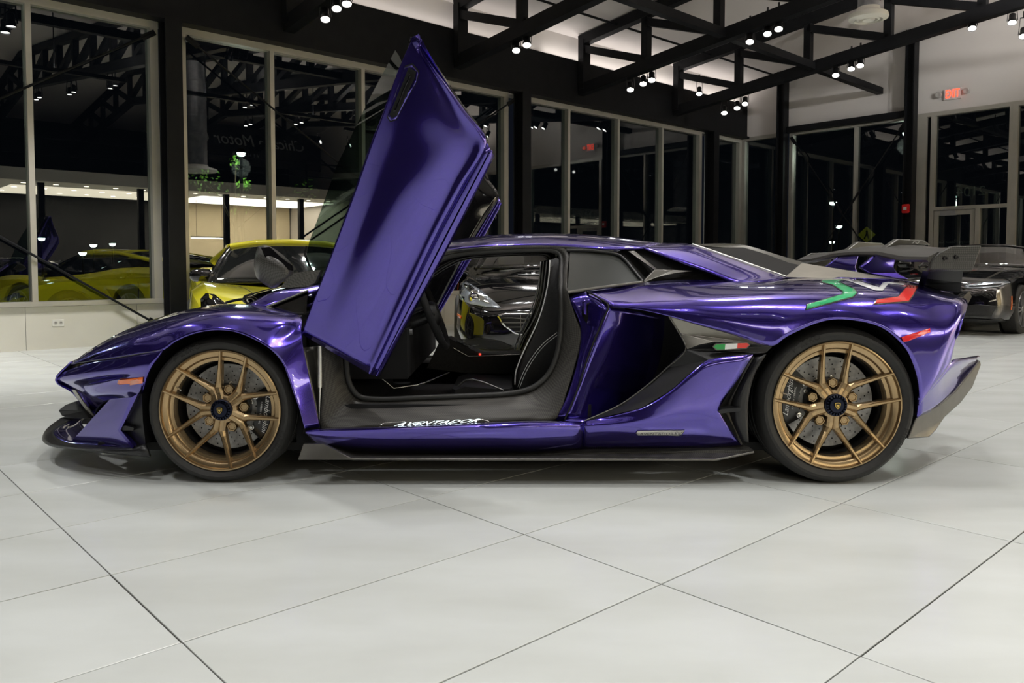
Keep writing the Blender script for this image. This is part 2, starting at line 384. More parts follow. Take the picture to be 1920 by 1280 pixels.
# roof trusses
def truss(t, label):
    g = empty('roof_truss', R(t, 0, ceil_z(0)-.1), label, 'truss', 'black steel roof trusses')
    zb = lambda n: 4.15 + SLOPE*(n if n < RIDGE else 2*RIDGE-n) ; zt = lambda n: ceil_z(n)-.12
    def mem(nm, n0, z0, n1, z1, h=.2, w_=.13):
        bm = bmesh.new(); bar(bm, R(t, n0, z0), R(t, n1, z1), w_, h); bm_obj(nm, bm, M_BLACKST, g)
    mem('bottom_chord', .16, zb(.16)+.1, RIDGE, zb(RIDGE)+.1, .2, .16); mem('bottom_chord', RIDGE, zb(RIDGE)+.1, N_F, zb(N_F)+.1, .2, .16)
    mem('top_chord', .16, zt(.16), RIDGE, zt(RIDGE), .18, .16); mem('top_chord', RIDGE, zt(RIDGE), N_F, zt(N_F), .18, .16)
    n = .24; k = 0; P = 1.45
    while n < N_F:
        mem('web_post', n, zb(n)+.1, n, zt(n), .2 if k == 0 else .13)
        if n+P < N_F:
            if n < RIDGE-1: mem('web_diagonal', n, zt(n)-.16, n+P, zb(n+P)+.2, .13)
            else: mem('web_diagonal', n, zb(n)+.2, n+P, zt(n+P)-.1, .13)
        n += P; k += 1
TT = [-8.7, -5.76, -2.79, .18, 3.15, 6.12, 9.09, 12.06]
TL = {3.15: 'black roof truss above the left windows, ending over the raised door', 6.12: 'black roof truss whose end post stands just right of the raised door tip',
      9.09: 'black roof truss between the door-tip truss and the long corner truss', 12.06: 'long black roof truss nearest the white exit wall, crossing the round vent'}
for t in TT: truss(t, TL.get(t, 'black roof truss over the front part of the hall'))
# tube beam along the hall and sprinkler pipes
def on_t(px, py, t):
    r = ray(px, py); k = (t + P0.dot(U))/(r.x*U.x+r.y*U.y); return Vector((r.x*k, r.y*k, CAMH+r.z*k))
pe = on_t(1650, 171, T_R-.02); te, ne = to_room(pe)
bm = bmesh.new(); bar(bm, R(-8.9, ne, pe.z+.1), R(T_R-.02, ne, pe.z), .13, .13)
tag(bm_obj('tie_beam', bm, M_BLACKST, origin=pe), 'black square tie beam running under the trusses into the white wall', 'beam')
p1 = on_t(1075, 20, 9.09-1.2); t1_, n1_ = to_room(p1)
bm = bmesh.new(); tube(bm, R(-8, n1_, p1.z), R(T_R-.05, n1_, p1.z), .022, 8)
tag(bm_obj('sprinkler_pipe', bm, M_BLACKST, origin=p1), 'thin black sprinkler pipe threaded between the roof trusses', 'pipe')

# round air diffuser on a silver duct
M_DUCT = noise_mix('galvanised_duct', (.45, .46, .48), (.32, .33, .35), 9, rough=.35, metal=.9)
M_DIFF = mat('diffuser_cream', (.76, .73, .66), .45)
def diffuser(c, r, label, top):
    g = empty('air_diffuser', c, label, 'air vent')
    Fm = Matrix.Translation(c)
    bm = bmesh.new(); lathe(bm, [(.001, .02), (r*.22, .0), (r*.30, -.015), (r*.34, .0), (r*.36, .05)], 36, Fm); bm_obj('core_cone', bm, M_DIFF, g, True, 40)
    bm = bmesh.new(); lathe(bm, [(r*.42, .05), (r*.46, -.01), (r*.58, .0), (r*.60, .05)], 36, Fm); bm_obj('cone_ring', bm, M_DIFF, g, True, 40)
    bm = bmesh.new(); lathe(bm, [(r*.66, .06), (r*.70, -.012), (r*.97, .01), (r, .03), (r*.96, .07), (r*.6, .12), (r*.55, .16)], 48, Fm); bm_obj('outer_ring', bm, M_DIFF, g, True, 40)
    bm = bmesh.new(); lathe(bm, [(.001, .061), (r*.7, .061)], 36, Fm); bm_obj('throat', bm, mat('vent_dark', (.02, .02, .02), .8), g)
    pr = []; z = .12
    while c[2]+z+.42 < top: pr += [(r*.53, z), (r*.53, z+.36), (r*.55, z+.37), (r*.55, z+.40)]; z += .41
    bm = bmesh.new(); lathe(bm, pr, 32, Fm); bm_obj('duct', bm, M_DUCT, g, True, 40)
diffuser(at(1628, 37, 10.6), .25, 'round cream ceiling air diffuser on a silver duct by the long truss', ceil_z(7)-.25)
diffuser(at(1985, -52, 6.2), .50, 'large cream ceiling air diffuser cut off at the picture corner', ceil_z(9)-.25)

# track lamps
M_CAN = mat('lamp_can_black', (.012, .012, .013), .35)
M_LENS = mat('lamp_lens', (1, 1, 1), .3, emit=(1, .97, .92), es=26)
def track_lamp(p, aim, power, label, group, size=1.15):
    p = Vector(p); d = (Vector(aim)-p).normalized(); d = (d + Vector((0, 0, -.8 if d.z < 0 else 0))).normalized()
    g = empty('track_lamp', p, label, 'spotlight', group)
    q = d.to_track_quat('Z', 'Y').to_matrix().to_4x4(); Fm = Matrix.Translation(p) @ q
    bm = bmesh.new(); lathe(bm, [(.001, -.15), (.035, -.15), (.05, -.13), (.05, -.05), (.058, -.03), (.064, .0), (.064, .035), (.058, .035), (.056, .02)], 20, Fm); bm_obj('can', bm, M_CAN, g, True, 35)
    bm = bmesh.new(); lathe(bm, [(.001, .021), (.057, .019)], 20, Fm); bm_obj('lens', bm, M_LENS, g)
    s = q @ Vector((1, 0, 0)); up = p + Vector((0, 0, .22))
    bm = bmesh.new()
    bar(bm, p+s*.072-d*.02, up-d*.08+s*.05, .008, .022, up=d); bar(bm, p-s*.072-d*.02, up-d*.08-s*.05, .008, .022, up=d); bar(bm, up-d*.08+s*.055, up-d*.08-s*.055, .008, .022, up=d)
    bm_obj('yoke', bm, M_CAN, g)
    bm = bmesh.new(); tube(bm, up-d*.08, (up-d*.08)+Vector((0, 0, .10)), .016, 8); bm_obj('stem', bm, M_CAN, g)
    l = spot('lamp_light', p+d*.07, p+d*5, power, size, .7, .05); l.parent = g; l.location = d*.07; 
    return g
def car_pt(x, L, z): return Vector((x, YS+L, z))
PW = 85
G1 = 'track spotlights under the trusses'
vis = [((610, 33), 3.15, 'above the left windows'), ((631, 13), 3.15, 'above the left windows'), ((650, 4), 3.15, 'above the left windows'),
       ((968, 92), 6.12, 'over the raised door tip'), ((988, 82), 6.12, 'over the raised door tip'),
       ((1182, 166), 9.09, 'low on the middle truss'), ((1206, 155), 9.09, 'low on the middle truss'), ((1222, 148), 9.09, 'low on the middle truss'),
       ((1406, 76), 9.09, 'high on the middle truss'), ((1439, 61), 9.09, 'high on the middle truss'), ((1460, 52), 9.09, 'high on the middle truss'),
       ((1311, 174), 12.06, 'single, clamped beside the corner end of the long truss'),
       ((1358, 210), 12.06, 'at the end of the long truss'), ((1382, 201), 12.06, 'at the end of the long truss'), ((1397, 193), 12.06, 'at the end of the long truss'),
       ((1567, 139), 12.06, 'beside the tie beam on the long truss'), ((1596, 127), 12.06, 'beside the tie beam on the long truss'), ((1613, 121), 12.06, 'beside the tie beam on the long truss'),
       ((1823, 51), 12.06, 'above the exit sign'), ((1898, 40), 12.3, 'near the large corner diffuser'), ((1919, 66), 12.6, 'near the large corner diffuser')]
for (px, py), t, where in vis:
    p = on_t(px, py, t)
    trio = sorted([v for v in vis if v[2] == where], key=lambda v: v[0][1], reverse=True); k_ = [v[0] for v in trio].index((px, py))
    extra = '' if len(trio) == 1 else (('nearer the window wall', 'farther from the window wall') if len(trio) == 2 else ('nearest the window wall', 'middle of three', 'farthest from the window wall'))[k_]
    track_lamp(p, (p.x*.5, p.y*.55, 0), PW, ('black track spotlight '+where+(', '+extra if extra else '')), G1+' '+where)
# unseen lamps added overhead and behind the photographer to brighten the hall
for t in (-5.76, -2.79, .18, 3.15, 6.12, 9.09):
    for n in (1.6, 4.4, 7.6, 10.8, 14.2):
        p = R(t+.0, n, 4.15+SLOPE*(n if n < RIDGE else 2*RIDGE-n)-.28); q = proj(p)
        if q and -30 < q[0] < 1950 and -30 < q[1] < 1280: continue
        tgt = R(t*.8+.3, 7+(n-7)*.75, 0)
        pw = (92 if n < 10 else 125) if n > 3 else (215 if t < 4 else 150)
        if n < 3: tgt = R(t*.85, .9, .0)
        for k in (-.18, .18): track_lamp(p+V*k, tgt, pw, 'black track spotlight added out of view under a truss over the front of the hall', 'added track spotlights over the front hall', 1.5)

# linear uplights added out of view to brighten the ceiling
def uplight(t, n, power):
    p = R(t, n, 4.25+SLOPE*n*.5)
    g = empty('added_uplight', p, 'slim black uplight bar added out of view between trusses over the front hall', 'light', 'added uplight bars over the front hall')
    bm = bmesh.new(); rbox(bm, t-1.2, t+1.2, n-.06, n+.06, p.z-.08, p.z-.01); bm_obj('housing', bm, M_BLACKST, g)
    bm = bmesh.new(); tube(bm, R(t, n, p.z-.01), R(t, n, ceil_z(n)-.02), .01, 6); bm_obj('suspension', bm, M_BLACKST, g)
    l = bpy.data.lights.new('uplight_glow', 'AREA'); l.shape = 'RECTANGLE'; l.size = 2.4; l.size_y = .12; l.energy = power; l.color = (1, .93, .88)
    lo = bpy.data.objects.new('uplight_glow', l); COL.objects.link(lo); lo.parent = g; lo.rotation_euler = (PI, 0, RZ)
for t, n, w_ in ((1.7, 6.0, 80), (4.6, 6.3, 90), (7.6, 7.2, 95), (10.5, 8.6, 90), (13.2, 9.6, 90)): uplight(t, n, w_)
# unseen cove lamp added on the window wall header to lighten the ceiling
for t0_, t1_, w_ in ((-8.5, 1.0, 12), (1.2, 8.0, 9), (8.2, 14.8, 17)):
    g = empty('added_cove_lamp', R((t0_+t1_)/2, .12, 4.801), 'long unseen cove lamp added on the black header of the window wall', 'light', 'added cove lamps on the header')
    bm = bmesh.new(); rbox(bm, t0_, t1_, .07, .13, 4.801, 4.815); bm_obj('channel', bm, M_ALU, g)
    l = bpy.data.lights.new('cove_glow', 'AREA'); l.shape = 'RECTANGLE'; l.size = t1_-t0_; l.size_y = .05; l.energy = w_; l.color = (1, .94, .90)
    lo = bpy.data.objects.new('cove_glow', l); COL.objects.link(lo); lo.parent = g; lo.rotation_euler = (PI, 0, RZ); lo.location = (0, 0, .02)
# wall washers added out of view to raise the exit wall's brightness
for tt, nn, s_, w_ in ((9.6, 10.5, .6, 520), (10.6, 10.5, 2.6, 430), (11.6, 10.8, 5.2, 90)):
    track_lamp(R(tt, nn, 4.6), R(T_R, s_, 7.0), w_, 'black track spotlight added out of view, turned up toward the exit wall', 'added wall washing spotlights', 1.0)

# exit sign, fire alarm, outlet, camera
M_EXITB = mat('exit_body', (.42, .40, .38), .5); M_RED = mat('exit_red', (.9, .05, .02), .4, emit=(1, .06, .025), es=3.5)
g = empty('exit_sign', R(T_R-.03, 4.67, 4.34), 'glowing red EXIT sign with two emergency lamp heads on the white wall', 'exit sign')
bm = bmesh.new(); rb2(bm, 4.52, 4.82, 4.24, 4.45, -.05, -.001); bm_obj('housing', bm, mat('exit_face', (.62, .58, .56), .5), g)
text_mesh('lettering', 'EXIT', .23, M_RED, frame_of(R(T_R-.053, 4.67, 4.345), V, (0, 0, 1)) @ Matrix.Diagonal((.54, 1, 1, 1)), g, .003)
for s in (4.42, 4.92):
    Fm = Matrix.Translation(R(T_R-.06, s, 4.36)) @ (-U).to_track_quat('Z', 'Y').to_matrix().to_4x4()
    bm = bmesh.new(); lathe(bm, [(.001, -.05), (.05, -.05), (.06, .02), (.052, .03), (.001, .02)], 18, Fm); bm_obj('lamp_head', bm, M_EXITB, g, True, 40)
l = bpy.data.lights.new('exit_glow', 'POINT'); l.energy = .12; l.color = (1, .1, .05); l.shadow_soft_size = .05
lo = bpy.data.objects.new('exit_glow', l); COL.objects.link(lo); lo.parent = g; lo.location = -U*.09+V*.17
g = empty('fire_alarm', R(T_R-.30, 3.94, 2.12), 'red fire alarm strobe box on the tall black column', 'fire alarm')
bm = bmesh.new(); rbox(bm, T_R-.32, T_R-.255, 3.86, 4.00, 2.04, 2.22); bmesh.ops.bevel(bm, geom=bm.edges[:], offset=.012, segments=2, affect='EDGES'); bm_obj('housing', bm, mat('alarm_red', (.65, .02, .02), .4), g)
bm = bmesh.new(); rbox(bm, T_R-.335, T_R-.318, 3.90, 3.96, 2.10, 2.16); bm_obj('strobe', bm, mat('strobe_white', (.8, .8, .8), .2), g)
po = on_wall1(109, 605); to_, no_ = to_room(po)
g = empty('wall_outlet', po, 'small cream double power outlet on the low panel wall', 'outlet')
bm = bmesh.new(); rbox(bm, to_-.062, to_+.062, 0.0, .008, po.z-.04, po.z+.04); bmesh.ops.bevel(bm, geom=bm.edges[:], offset=.003, segments=1, affect='EDGES'); bm_obj('cover_plate', bm, mat('outlet_white', (.80, .78, .72), .4), g)
for s in (-.028, .028):
    Fm = Matrix.Translation(R(to_+s, .0085, po.z)) @ V.to_track_quat('Z', 'Y').to_matrix().to_4x4()
    bm = bmesh.new(); lathe(bm, [(.001, .002), (.019, .002), (.021, 0)], 14, Fm); bm_obj('socket', bm, mat('outlet_socket', (.55, .53, .48), .5), g)
    bm = bmesh.new(); rbox(bm, to_+s-.008, to_+s-.004, .009, .0115, po.z-.005, po.z+.01); rbox(bm, to_+s+.004, to_+s+.008, .009, .0115, po.z-.005, po.z+.01); bm_obj('slots', bm, M_GROUT, g)
pc = on_t(1358, 252, T_R-.25)
g = empty('dome_camera', pc, 'small white dome security camera under the header at the corner', 'camera')
bm = bmesh.new(); lathe(bm, [(.001, .10), (.07, .10), (.075, .04), (.06, .02)], 20, Matrix.Translation(pc)); bm_obj('mount', bm, mat('cam_white', (.75, .74, .72), .4), g, True, 40)
bm = bmesh.new(); lathe(bm, [(.058, .02), (.055, -.02), (.035, -.055), (.001, -.065)], 20, Matrix.Translation(pc)); bm_obj('dome', bm, mat('cam_dome', (.3, .3, .3), .1), g, True)

# mezzanine at the front of the hall (seen mirrored in the window wall)
MZ0, MZ1 = 17.6, N_F
g = empty('mezzanine', R(3, MZ0, 0), 'white edged mezzanine floor along the front of the hall', 'mezzanine')
bm = bmesh.new(); rbox(bm, T_L+.02, 14.9, MZ0, MZ1-.01, 3.62, 4.0); bm_obj('slab', bm, mat('mezz_white', (.80, .78, .72), .7), g)
bm = bmesh.new(); rbox(bm, 9.4, 14.9, MZ1-.12, MZ1-.02, .01, 3.6); bm_obj('rear_wall', bm, mat('warm_wall', (.70, .60, .42), .7), g)
for tt in range(-8, 15, 3):
    bm = bmesh.new(); rbox(bm, tt-.09, tt+.09, MZ0+.5, MZ0+.68, .001, 3.62); bm_obj('post', bm, M_BLACKST, g)
    bm = bmesh.new(); rbox(bm, tt-.03, tt+.03, MZ0+.06, MZ0+.12, 4.0, 5.0); bm_obj('rail_post', bm, M_BLACKST, g)
bm = bmesh.new(); rbox(bm, T_L+.02, 14.9, MZ0+.05, MZ0+.12, 4.95, 5.01); rbox(bm, T_L+.02, 14.9, MZ0+.05, MZ0+.1, 4.45, 4.49); bm_obj('handrail', bm, M_BLACKST, g)
bm = bmesh.new()
M_DOWN = mat('downlight', (1, 1, 1), .4, emit=(1, .93, .75), es=30)
for tt in [x*.9-8.3 for x in range(26)]:
    for nn in (MZ0+.9, MZ0+2.6, MZ0+4.2): lathe(bm, [(.001, 0), (.085, 0)], 12, Matrix.Translation(R(tt+(nn*3 % 1)*.4, nn, 3.612)))
tag(bm_obj('downlight', bm, M_DOWN, g), kind='stuff')
for tt in (-6, 0, 6, 12):
    l = bpy.data.lights.new('downlight_glow', 'AREA'); l.shape = 'RECTANGLE'; l.size = 5.5; l.size_y = 3.5; l.energy = 300 if tt < 10 else 900; l.color = (1, .9, .70)
    lo = bpy.data.objects.new('downlight_glow', l); COL.objects.link(lo); lo.location = R(tt, MZ0+2.7, 3.55)-ORG[g]; lo.parent = g; lo.rotation_euler = (0, 0, RZ)
sg = empty('wall_sign', R(11.8, 20.0, 5.6), 'dark wall sign with white script lettering above the mezzanine', 'sign')
bm = bmesh.new(); rbox(bm, 8.2, 14.9, 20.0, 20.08, 5.0, 6.5); bm_obj('board', bm, mat('sign_black', (.012, .012, .012), .5), sg)
text_mesh('lettering', 'Chicago Motor Cars', .62, mat('sign_white', (.6, .6, .6), .5), frame_of(R(11.6, 19.985, 5.95), -U, (0, 0, 1)), sg, .01, shear=.3)
text_mesh('lettering', 'VEHICLE', .2, mat('sign_white'), frame_of(R(11.6, 19.985, 5.4), -U, (0, 0, 1)), sg, .01, space=1.6)
pl = empty('pendant_lamp', R(10.2, 20.3, 2.1), 'long bright pendant lamp below the mezzanine', 'lamp')
bm = bmesh.new(); rbox(bm, 9.5, 10.9, 20.22, 20.38, 2.05, 2.09); bm_obj('light_bar', bm, mat('pendant_glow', (1, 1, 1), .4, emit=(1, 1, .85), es=12), pl)
bm = bmesh.new(); rbox(bm, 9.5, 10.9, 20.22, 20.38, 2.09, 2.14); bm_obj('housing', bm, M_ALU, pl)
bm = bmesh.new(); tube(bm, R(9.7, 20.3, 2.14), R(9.7, 20.3, 3.62), .006, 6); tube(bm, R(10.7, 20.3, 2.14), R(10.7, 20.3, 3.62), .006, 6); bm_obj('suspension', bm, M_BLACKST, pl)
# ================================================================ THE PURPLE CAR
def paint(name, base, flake, metal=.82, rough=.27):
    m = mat(name, base, rough, metal, 1.0, coat_rough=.012); nt = m.node_tree; N = nt.nodes; Lk = nt.links; b = N['Principled BSDF']
    if N.get('fl'): return m
    tc = N.new('ShaderNodeTexCoord'); vo = N.new('ShaderNodeTexVoronoi'); vo.name = 'fl'; vo.inputs['Scale'].default_value = 900
    rp = N.new('ShaderNodeValToRGB'); rp.color_ramp.elements[0].color = (*base, 1); rp.color_ramp.elements[1].color = (*flake, 1); rp.color_ramp.elements[0].position = .55
    Lk.new(tc.outputs['Object'], vo.inputs['Vector']); Lk.new(vo.outputs['Color'], rp.inputs[0]); Lk.new(rp.outputs[0], b.inputs['Base Color'])
    return m
M_PUR = paint('purple_paint', (.064, .040, .36), (.105, .064, .50), .88, .17)
M_PUR.node_tree.nodes['Principled BSDF'].inputs['Coat IOR'].default_value = 1.7
def carbon(name, c1, c2, rough=.35, scale=160):
    m = mat(name, c1, rough, .25, 0, spec=.4); nt = m.node_tree; N = nt.nodes; Lk = nt.links; b = N['Principled BSDF']
    if N.get('ck'): return m
    tc = N.new('ShaderNodeTexCoord'); mp = N.new('ShaderNodeMapping'); mp.inputs['Rotation'].default_value = (0, math.radians(45), 0)
    ck = N.new('ShaderNodeTexChecker'); ck.name = 'ck'; ck.inputs['Scale'].default_value = scale; ck.inputs['Color1'].default_value = (*c1, 1); ck.inputs['Color2'].default_value = (*c2, 1)
    Lk.new(tc.outputs['Object'], mp.inputs[0]); Lk.new(mp.outputs[0], ck.inputs[0]); Lk.new(ck.outputs[0], b.inputs['Base Color']); return m
M_CARB = carbon('satin_carbon', (.045, .043, .040), (.085, .082, .076))
M_SATIN = noise_mix('satin_grey_trim', (.13, .125, .115), (.15, .145, .13), 20, rough=.34, metal=.7)
M_SATBLK = mat('satin_black', (.012, .012, .013), .38); M_GLOSSBLK = mat('gloss_black', (.006, .006, .007), .06)
M_MATBLK = mat('matte_black', (.006, .006, .006), .8)
M_RUBBER = noise_mix('tyre_rubber', (.018, .0175, .017), (.024, .0235, .022), 40, rough=.62)
M_SEAL = mat('door_seal', (.022, .022, .021), .5)
M_BRONZE = noise_mix('bronze_wheel', (.42, .30, .165), (.45, .325, .18), 30, rough=.27, metal=.88)
M_DISC = noise_mix('ceramic_disc', (.34, .335, .325), (.46, .455, .44), 60, rough=.4, metal=.5)
M_NAVY = mat('navy_nut', (.012, .016, .035), .25, .6); M_GOLD = mat('gold_badge', (.75, .52, .12), .25, .9)
M_SILVER = mat('silver_bolt', (.7, .69, .66), .25, .9); M_WHITEP = mat('white_print', (.85, .85, .83), .5)
M_LEATHER = noise_mix('black_leather', (.010, .010, .011), (.015, .015, .016), 60, rough=.5, bump=.2)
M_ALCA = mat('black_alcantara', (.006, .006, .007), .9); M_STITCH = mat('white_piping', (.75, .75, .74), .5)
M_ORANGE = mat('orange_marker', (.85, .17, .03), .2, coat=1, emit=(1, .2, .03), es=.12); M_REDM = mat('red_marker', (.65, .01, .015), .15, coat=1, emit=(1, .02, .02), es=.08)
M_CARGLASS = glass_mat('car_glass', (.28, .30, .29), .06, .85); M_DARKGLASS = glass_mat('dark_glass', (.05, .055, .055), .035, .7)
M_QGLASS = mat('tinted_quarter_glass', (.06, .063, .060), .12, spec=.3)
M_DOORGLASS = glass_mat('door_glass', (.42, .50, .47), .06, .7)
M_SILL = carbon('sill_carbon', (.030, .0285, .026), (.058, .055, .050), .45, 170)

car = empty('sports_car', (.1, YC, 0), 'purple low sports car with bronze wheels, rear wing and its scissor door raised', 'car')
CARP = {}
def panel(name, rows, m, ku=5, kv=4, parent=None, thick=.010, mirror=True, smooth=True, angle=50, closed=False, conv=True, keep=None, label=None):
    rows3 = [[Q(*p) for p in r] for r in rows] if conv else rows
    G = resample_grid(rows3, ku, kv); me = grid_mesh(name, G, closed)
    # face outward (towards the near side)
    if me.polygons:
        s = sum((p.normal.y*p.area for p in me.polygons)); z = sum((p.normal.z*p.area for p in me.polygons))
        if (s - .6*z) > 0: me.flip_normals()
    if keep: CARP[keep] = BVHTree.FromPolygons([v.co.copy() for v in me.vertices], [tuple(p.vertices) for p in me.polygons])
    ms = [me] + ([mirror_mesh(me, YC)] if mirror else [])
    out = []
    for x in ms:
        o = finish(name, x, m, parent or car, smooth, angle)
        if thick: s = o.modifiers.new('thickness', 'SOLIDIFY'); s.thickness = thick; s.offset = -1
        out.append(o)
    if label: out[0]['label'] = label
    return out[0]
def plate(name, pts, m, thick=.02, mirror=True, parent=None, bevel=0, back=None, label=None):
    """a plate of real thickness: front outline given by points, its back pushed inwards"""
    P2 = [Vector((p[0], -p[1], 0)) for p in pts]; tri = tessellate_polygon([P2])
    F = [Q(*p) for p in pts]; B = [Q(*p)+Vector((0, thick, 0)) if back is None else p_+Vector(back) for p, p_ in zip(pts, F)]
    bm = bmesh.new(); f = [bm.verts.new(p) for p in F]; b = [bm.verts.new(p) for p in B]
    for t in tri:
        bm.faces.new([f[i] for i in t]); bm.faces.new([b[i] for i in t][::-1])
    n = len(pts)
    for i in range(n): bm.faces.new((f[i], f[(i+1) % n], b[(i+1) % n], b[i]))
    bmesh.ops.recalc_face_normals(bm, faces=bm.faces[:])
    me = bpy.data.meshes.new(name); bm.to_mesh(me); bm.free()
    ms = [me]+([mirror_mesh(me, YC)] if mirror else []); out = []
    for x in ms:
        o = finish(name, x, m, parent or car, True, 28)
        if bevel: bv = o.modifiers.new('edge', 'BEVEL'); bv.width = bevel; bv.segments = 2; bv.limit_method = 'ANGLE'; bv.angle_limit = math.radians(40)
        out.append(o)
    if label: out[0]['label'] = label
    return out[0]
def strip(name, pts, r, m, mirror=True, parent=None, seg=8, conv=True, smooth=5):
    P = [Q(*p) for p in pts] if conv else [Vector(p) for p in pts]
    if smooth: P = catmull(P, smooth)
    bm = bmesh.new(); path_tube(bm, P, r, seg); bmesh.ops.recalc_face_normals(bm, faces=bm.faces[:])
    me = bpy.data.meshes.new(name); bm.to_mesh(me); bm.free()
    o = finish(name, me, m, parent or car, True, 50)
    if mirror:
        m2 = me.copy(); 
        for v in m2.vertices: v.co.y = 2*(YC-ORG[car].y)-v.co.y
        m2.flip_normals(); o2 = bpy.data.objects.new(name, m2); COL.objects.link(o2); o2.parent = parent or car; ORG[o2] = ORG[car]
    return o
def decal(name, poly, m, keep, parent=None, off=.0025, cell=6.0, label=None):
    """a film laid on a panel: the outline meshed finely and set on the panel surface, with a little thickness"""
    bvh = CARP[keep]; P2 = [Vector((p[0], p[1], 0)) for p in poly]
    bm = bmesh.new(); vv = [bm.verts.new(p) for p in P2]
    for t in tessellate_polygon([P2]):
        try: bm.faces.new([vv[i] for i in t])
        except ValueError: pass
    x0 = min(p[0] for p in poly); x1 = max(p[0] for p in poly); y0 = min(p[1] for p in poly); y1 = max(p[1] for p in poly)
    x = x0+cell
    while x < x1: bmesh.ops.bisect_plane(bm, geom=bm.verts[:]+bm.edges[:]+bm.faces[:], plane_co=(x, 0, 0), plane_no=(1, 0, 0)); x += cell
    y = y0+cell
    while y < y1: bmesh.ops.bisect_plane(bm, geom=bm.verts[:]+bm.edges[:]+bm.faces[:], plane_co=(0, y, 0), plane_no=(0, 1, 0)); y += cell
    last = None
    for v in bm.verts:
        h = bvh.ray_cast(Vector((0, 0, CAMH)), ray(v.co.x, v.co.y).normalized())
        if h[0] is None:
            q = Q(v.co.x, v.co.y, .1) if last is None else at(v.co.x, v.co.y, last)
            hh = bvh.find_nearest(q); v.co = hh[0]+(hh[1] if hh[1].y < 0 else -hh[1])*off
        else:
            n = h[1] if h[1].dot(ray(v.co.x, v.co.y)) < 0 else -h[1]
            last = h[0].y; v.co = h[0]+n*off
    me = bpy.data.meshes.new(name); bm.normal_update(); bm.to_mesh(me); bm.free()
    if sum(p.normal.y*p.area for p in me.polygons) > 0: me.flip_normals()
    o = finish(name, me, m, parent or car, True, 40); s = o.modifiers.new('film', 'SOLIDIFY'); s.thickness = .0012; s.offset = -1
    if label: o['label'] = label
    return o
def text_on(name, body, m, corners, keep, parent=None, off=.003, shear=0, space=1.0, weight=0, label=None):
    """printed lettering laid on a panel; corners: px of left-bottom, right-bottom, left-top of the words"""
    c = bpy.data.curves.new(name, 'FONT'); c.body = body; c.size = 1; c.shear = shear; c.space_character = space; c.resolution_u = 2; c.offset = weight
    tmp = bpy.data.objects.new('tmp', c); COL.objects.link(tmp); bpy.context.view_layer.update()
    me = bpy.data.meshes.new_from_object(tmp.evaluated_get(bpy.context.evaluated_depsgraph_get())); bpy.data.objects.remove(tmp); me.name = name
    xs = [v.co.x for v in me.vertices]; ys = [v.co.y for v in me.vertices]; x0, x1, y0, y1 = min(xs), max(xs), min(ys), max(ys)
    a, b, d = [Vector((p[0], p[1])) for p in corners]
    for v in me.vertices:
        q = a + (b-a)*((v.co.x-x0)/(x1-x0)) + (d-a)*((v.co.y-y0)/(y1-y0))
        if isinstance(keep, str):
            bvh = CARP[keep]; h = bvh.ray_cast(Vector((0, 0, CAMH)), ray(q.x, q.y).normalized())
            if h[0] is None: v.co = Q(q.x, q.y, 0)
            else: v.co = h[0]+(h[1] if h[1].dot(ray(q.x, q.y)) < 0 else -h[1])*off
        else: v.co = Q(q.x, q.y, keep)
    me.materials.clear(); o = finish(name, me, m, parent or car)
    if label: o['label'] = label
    return o

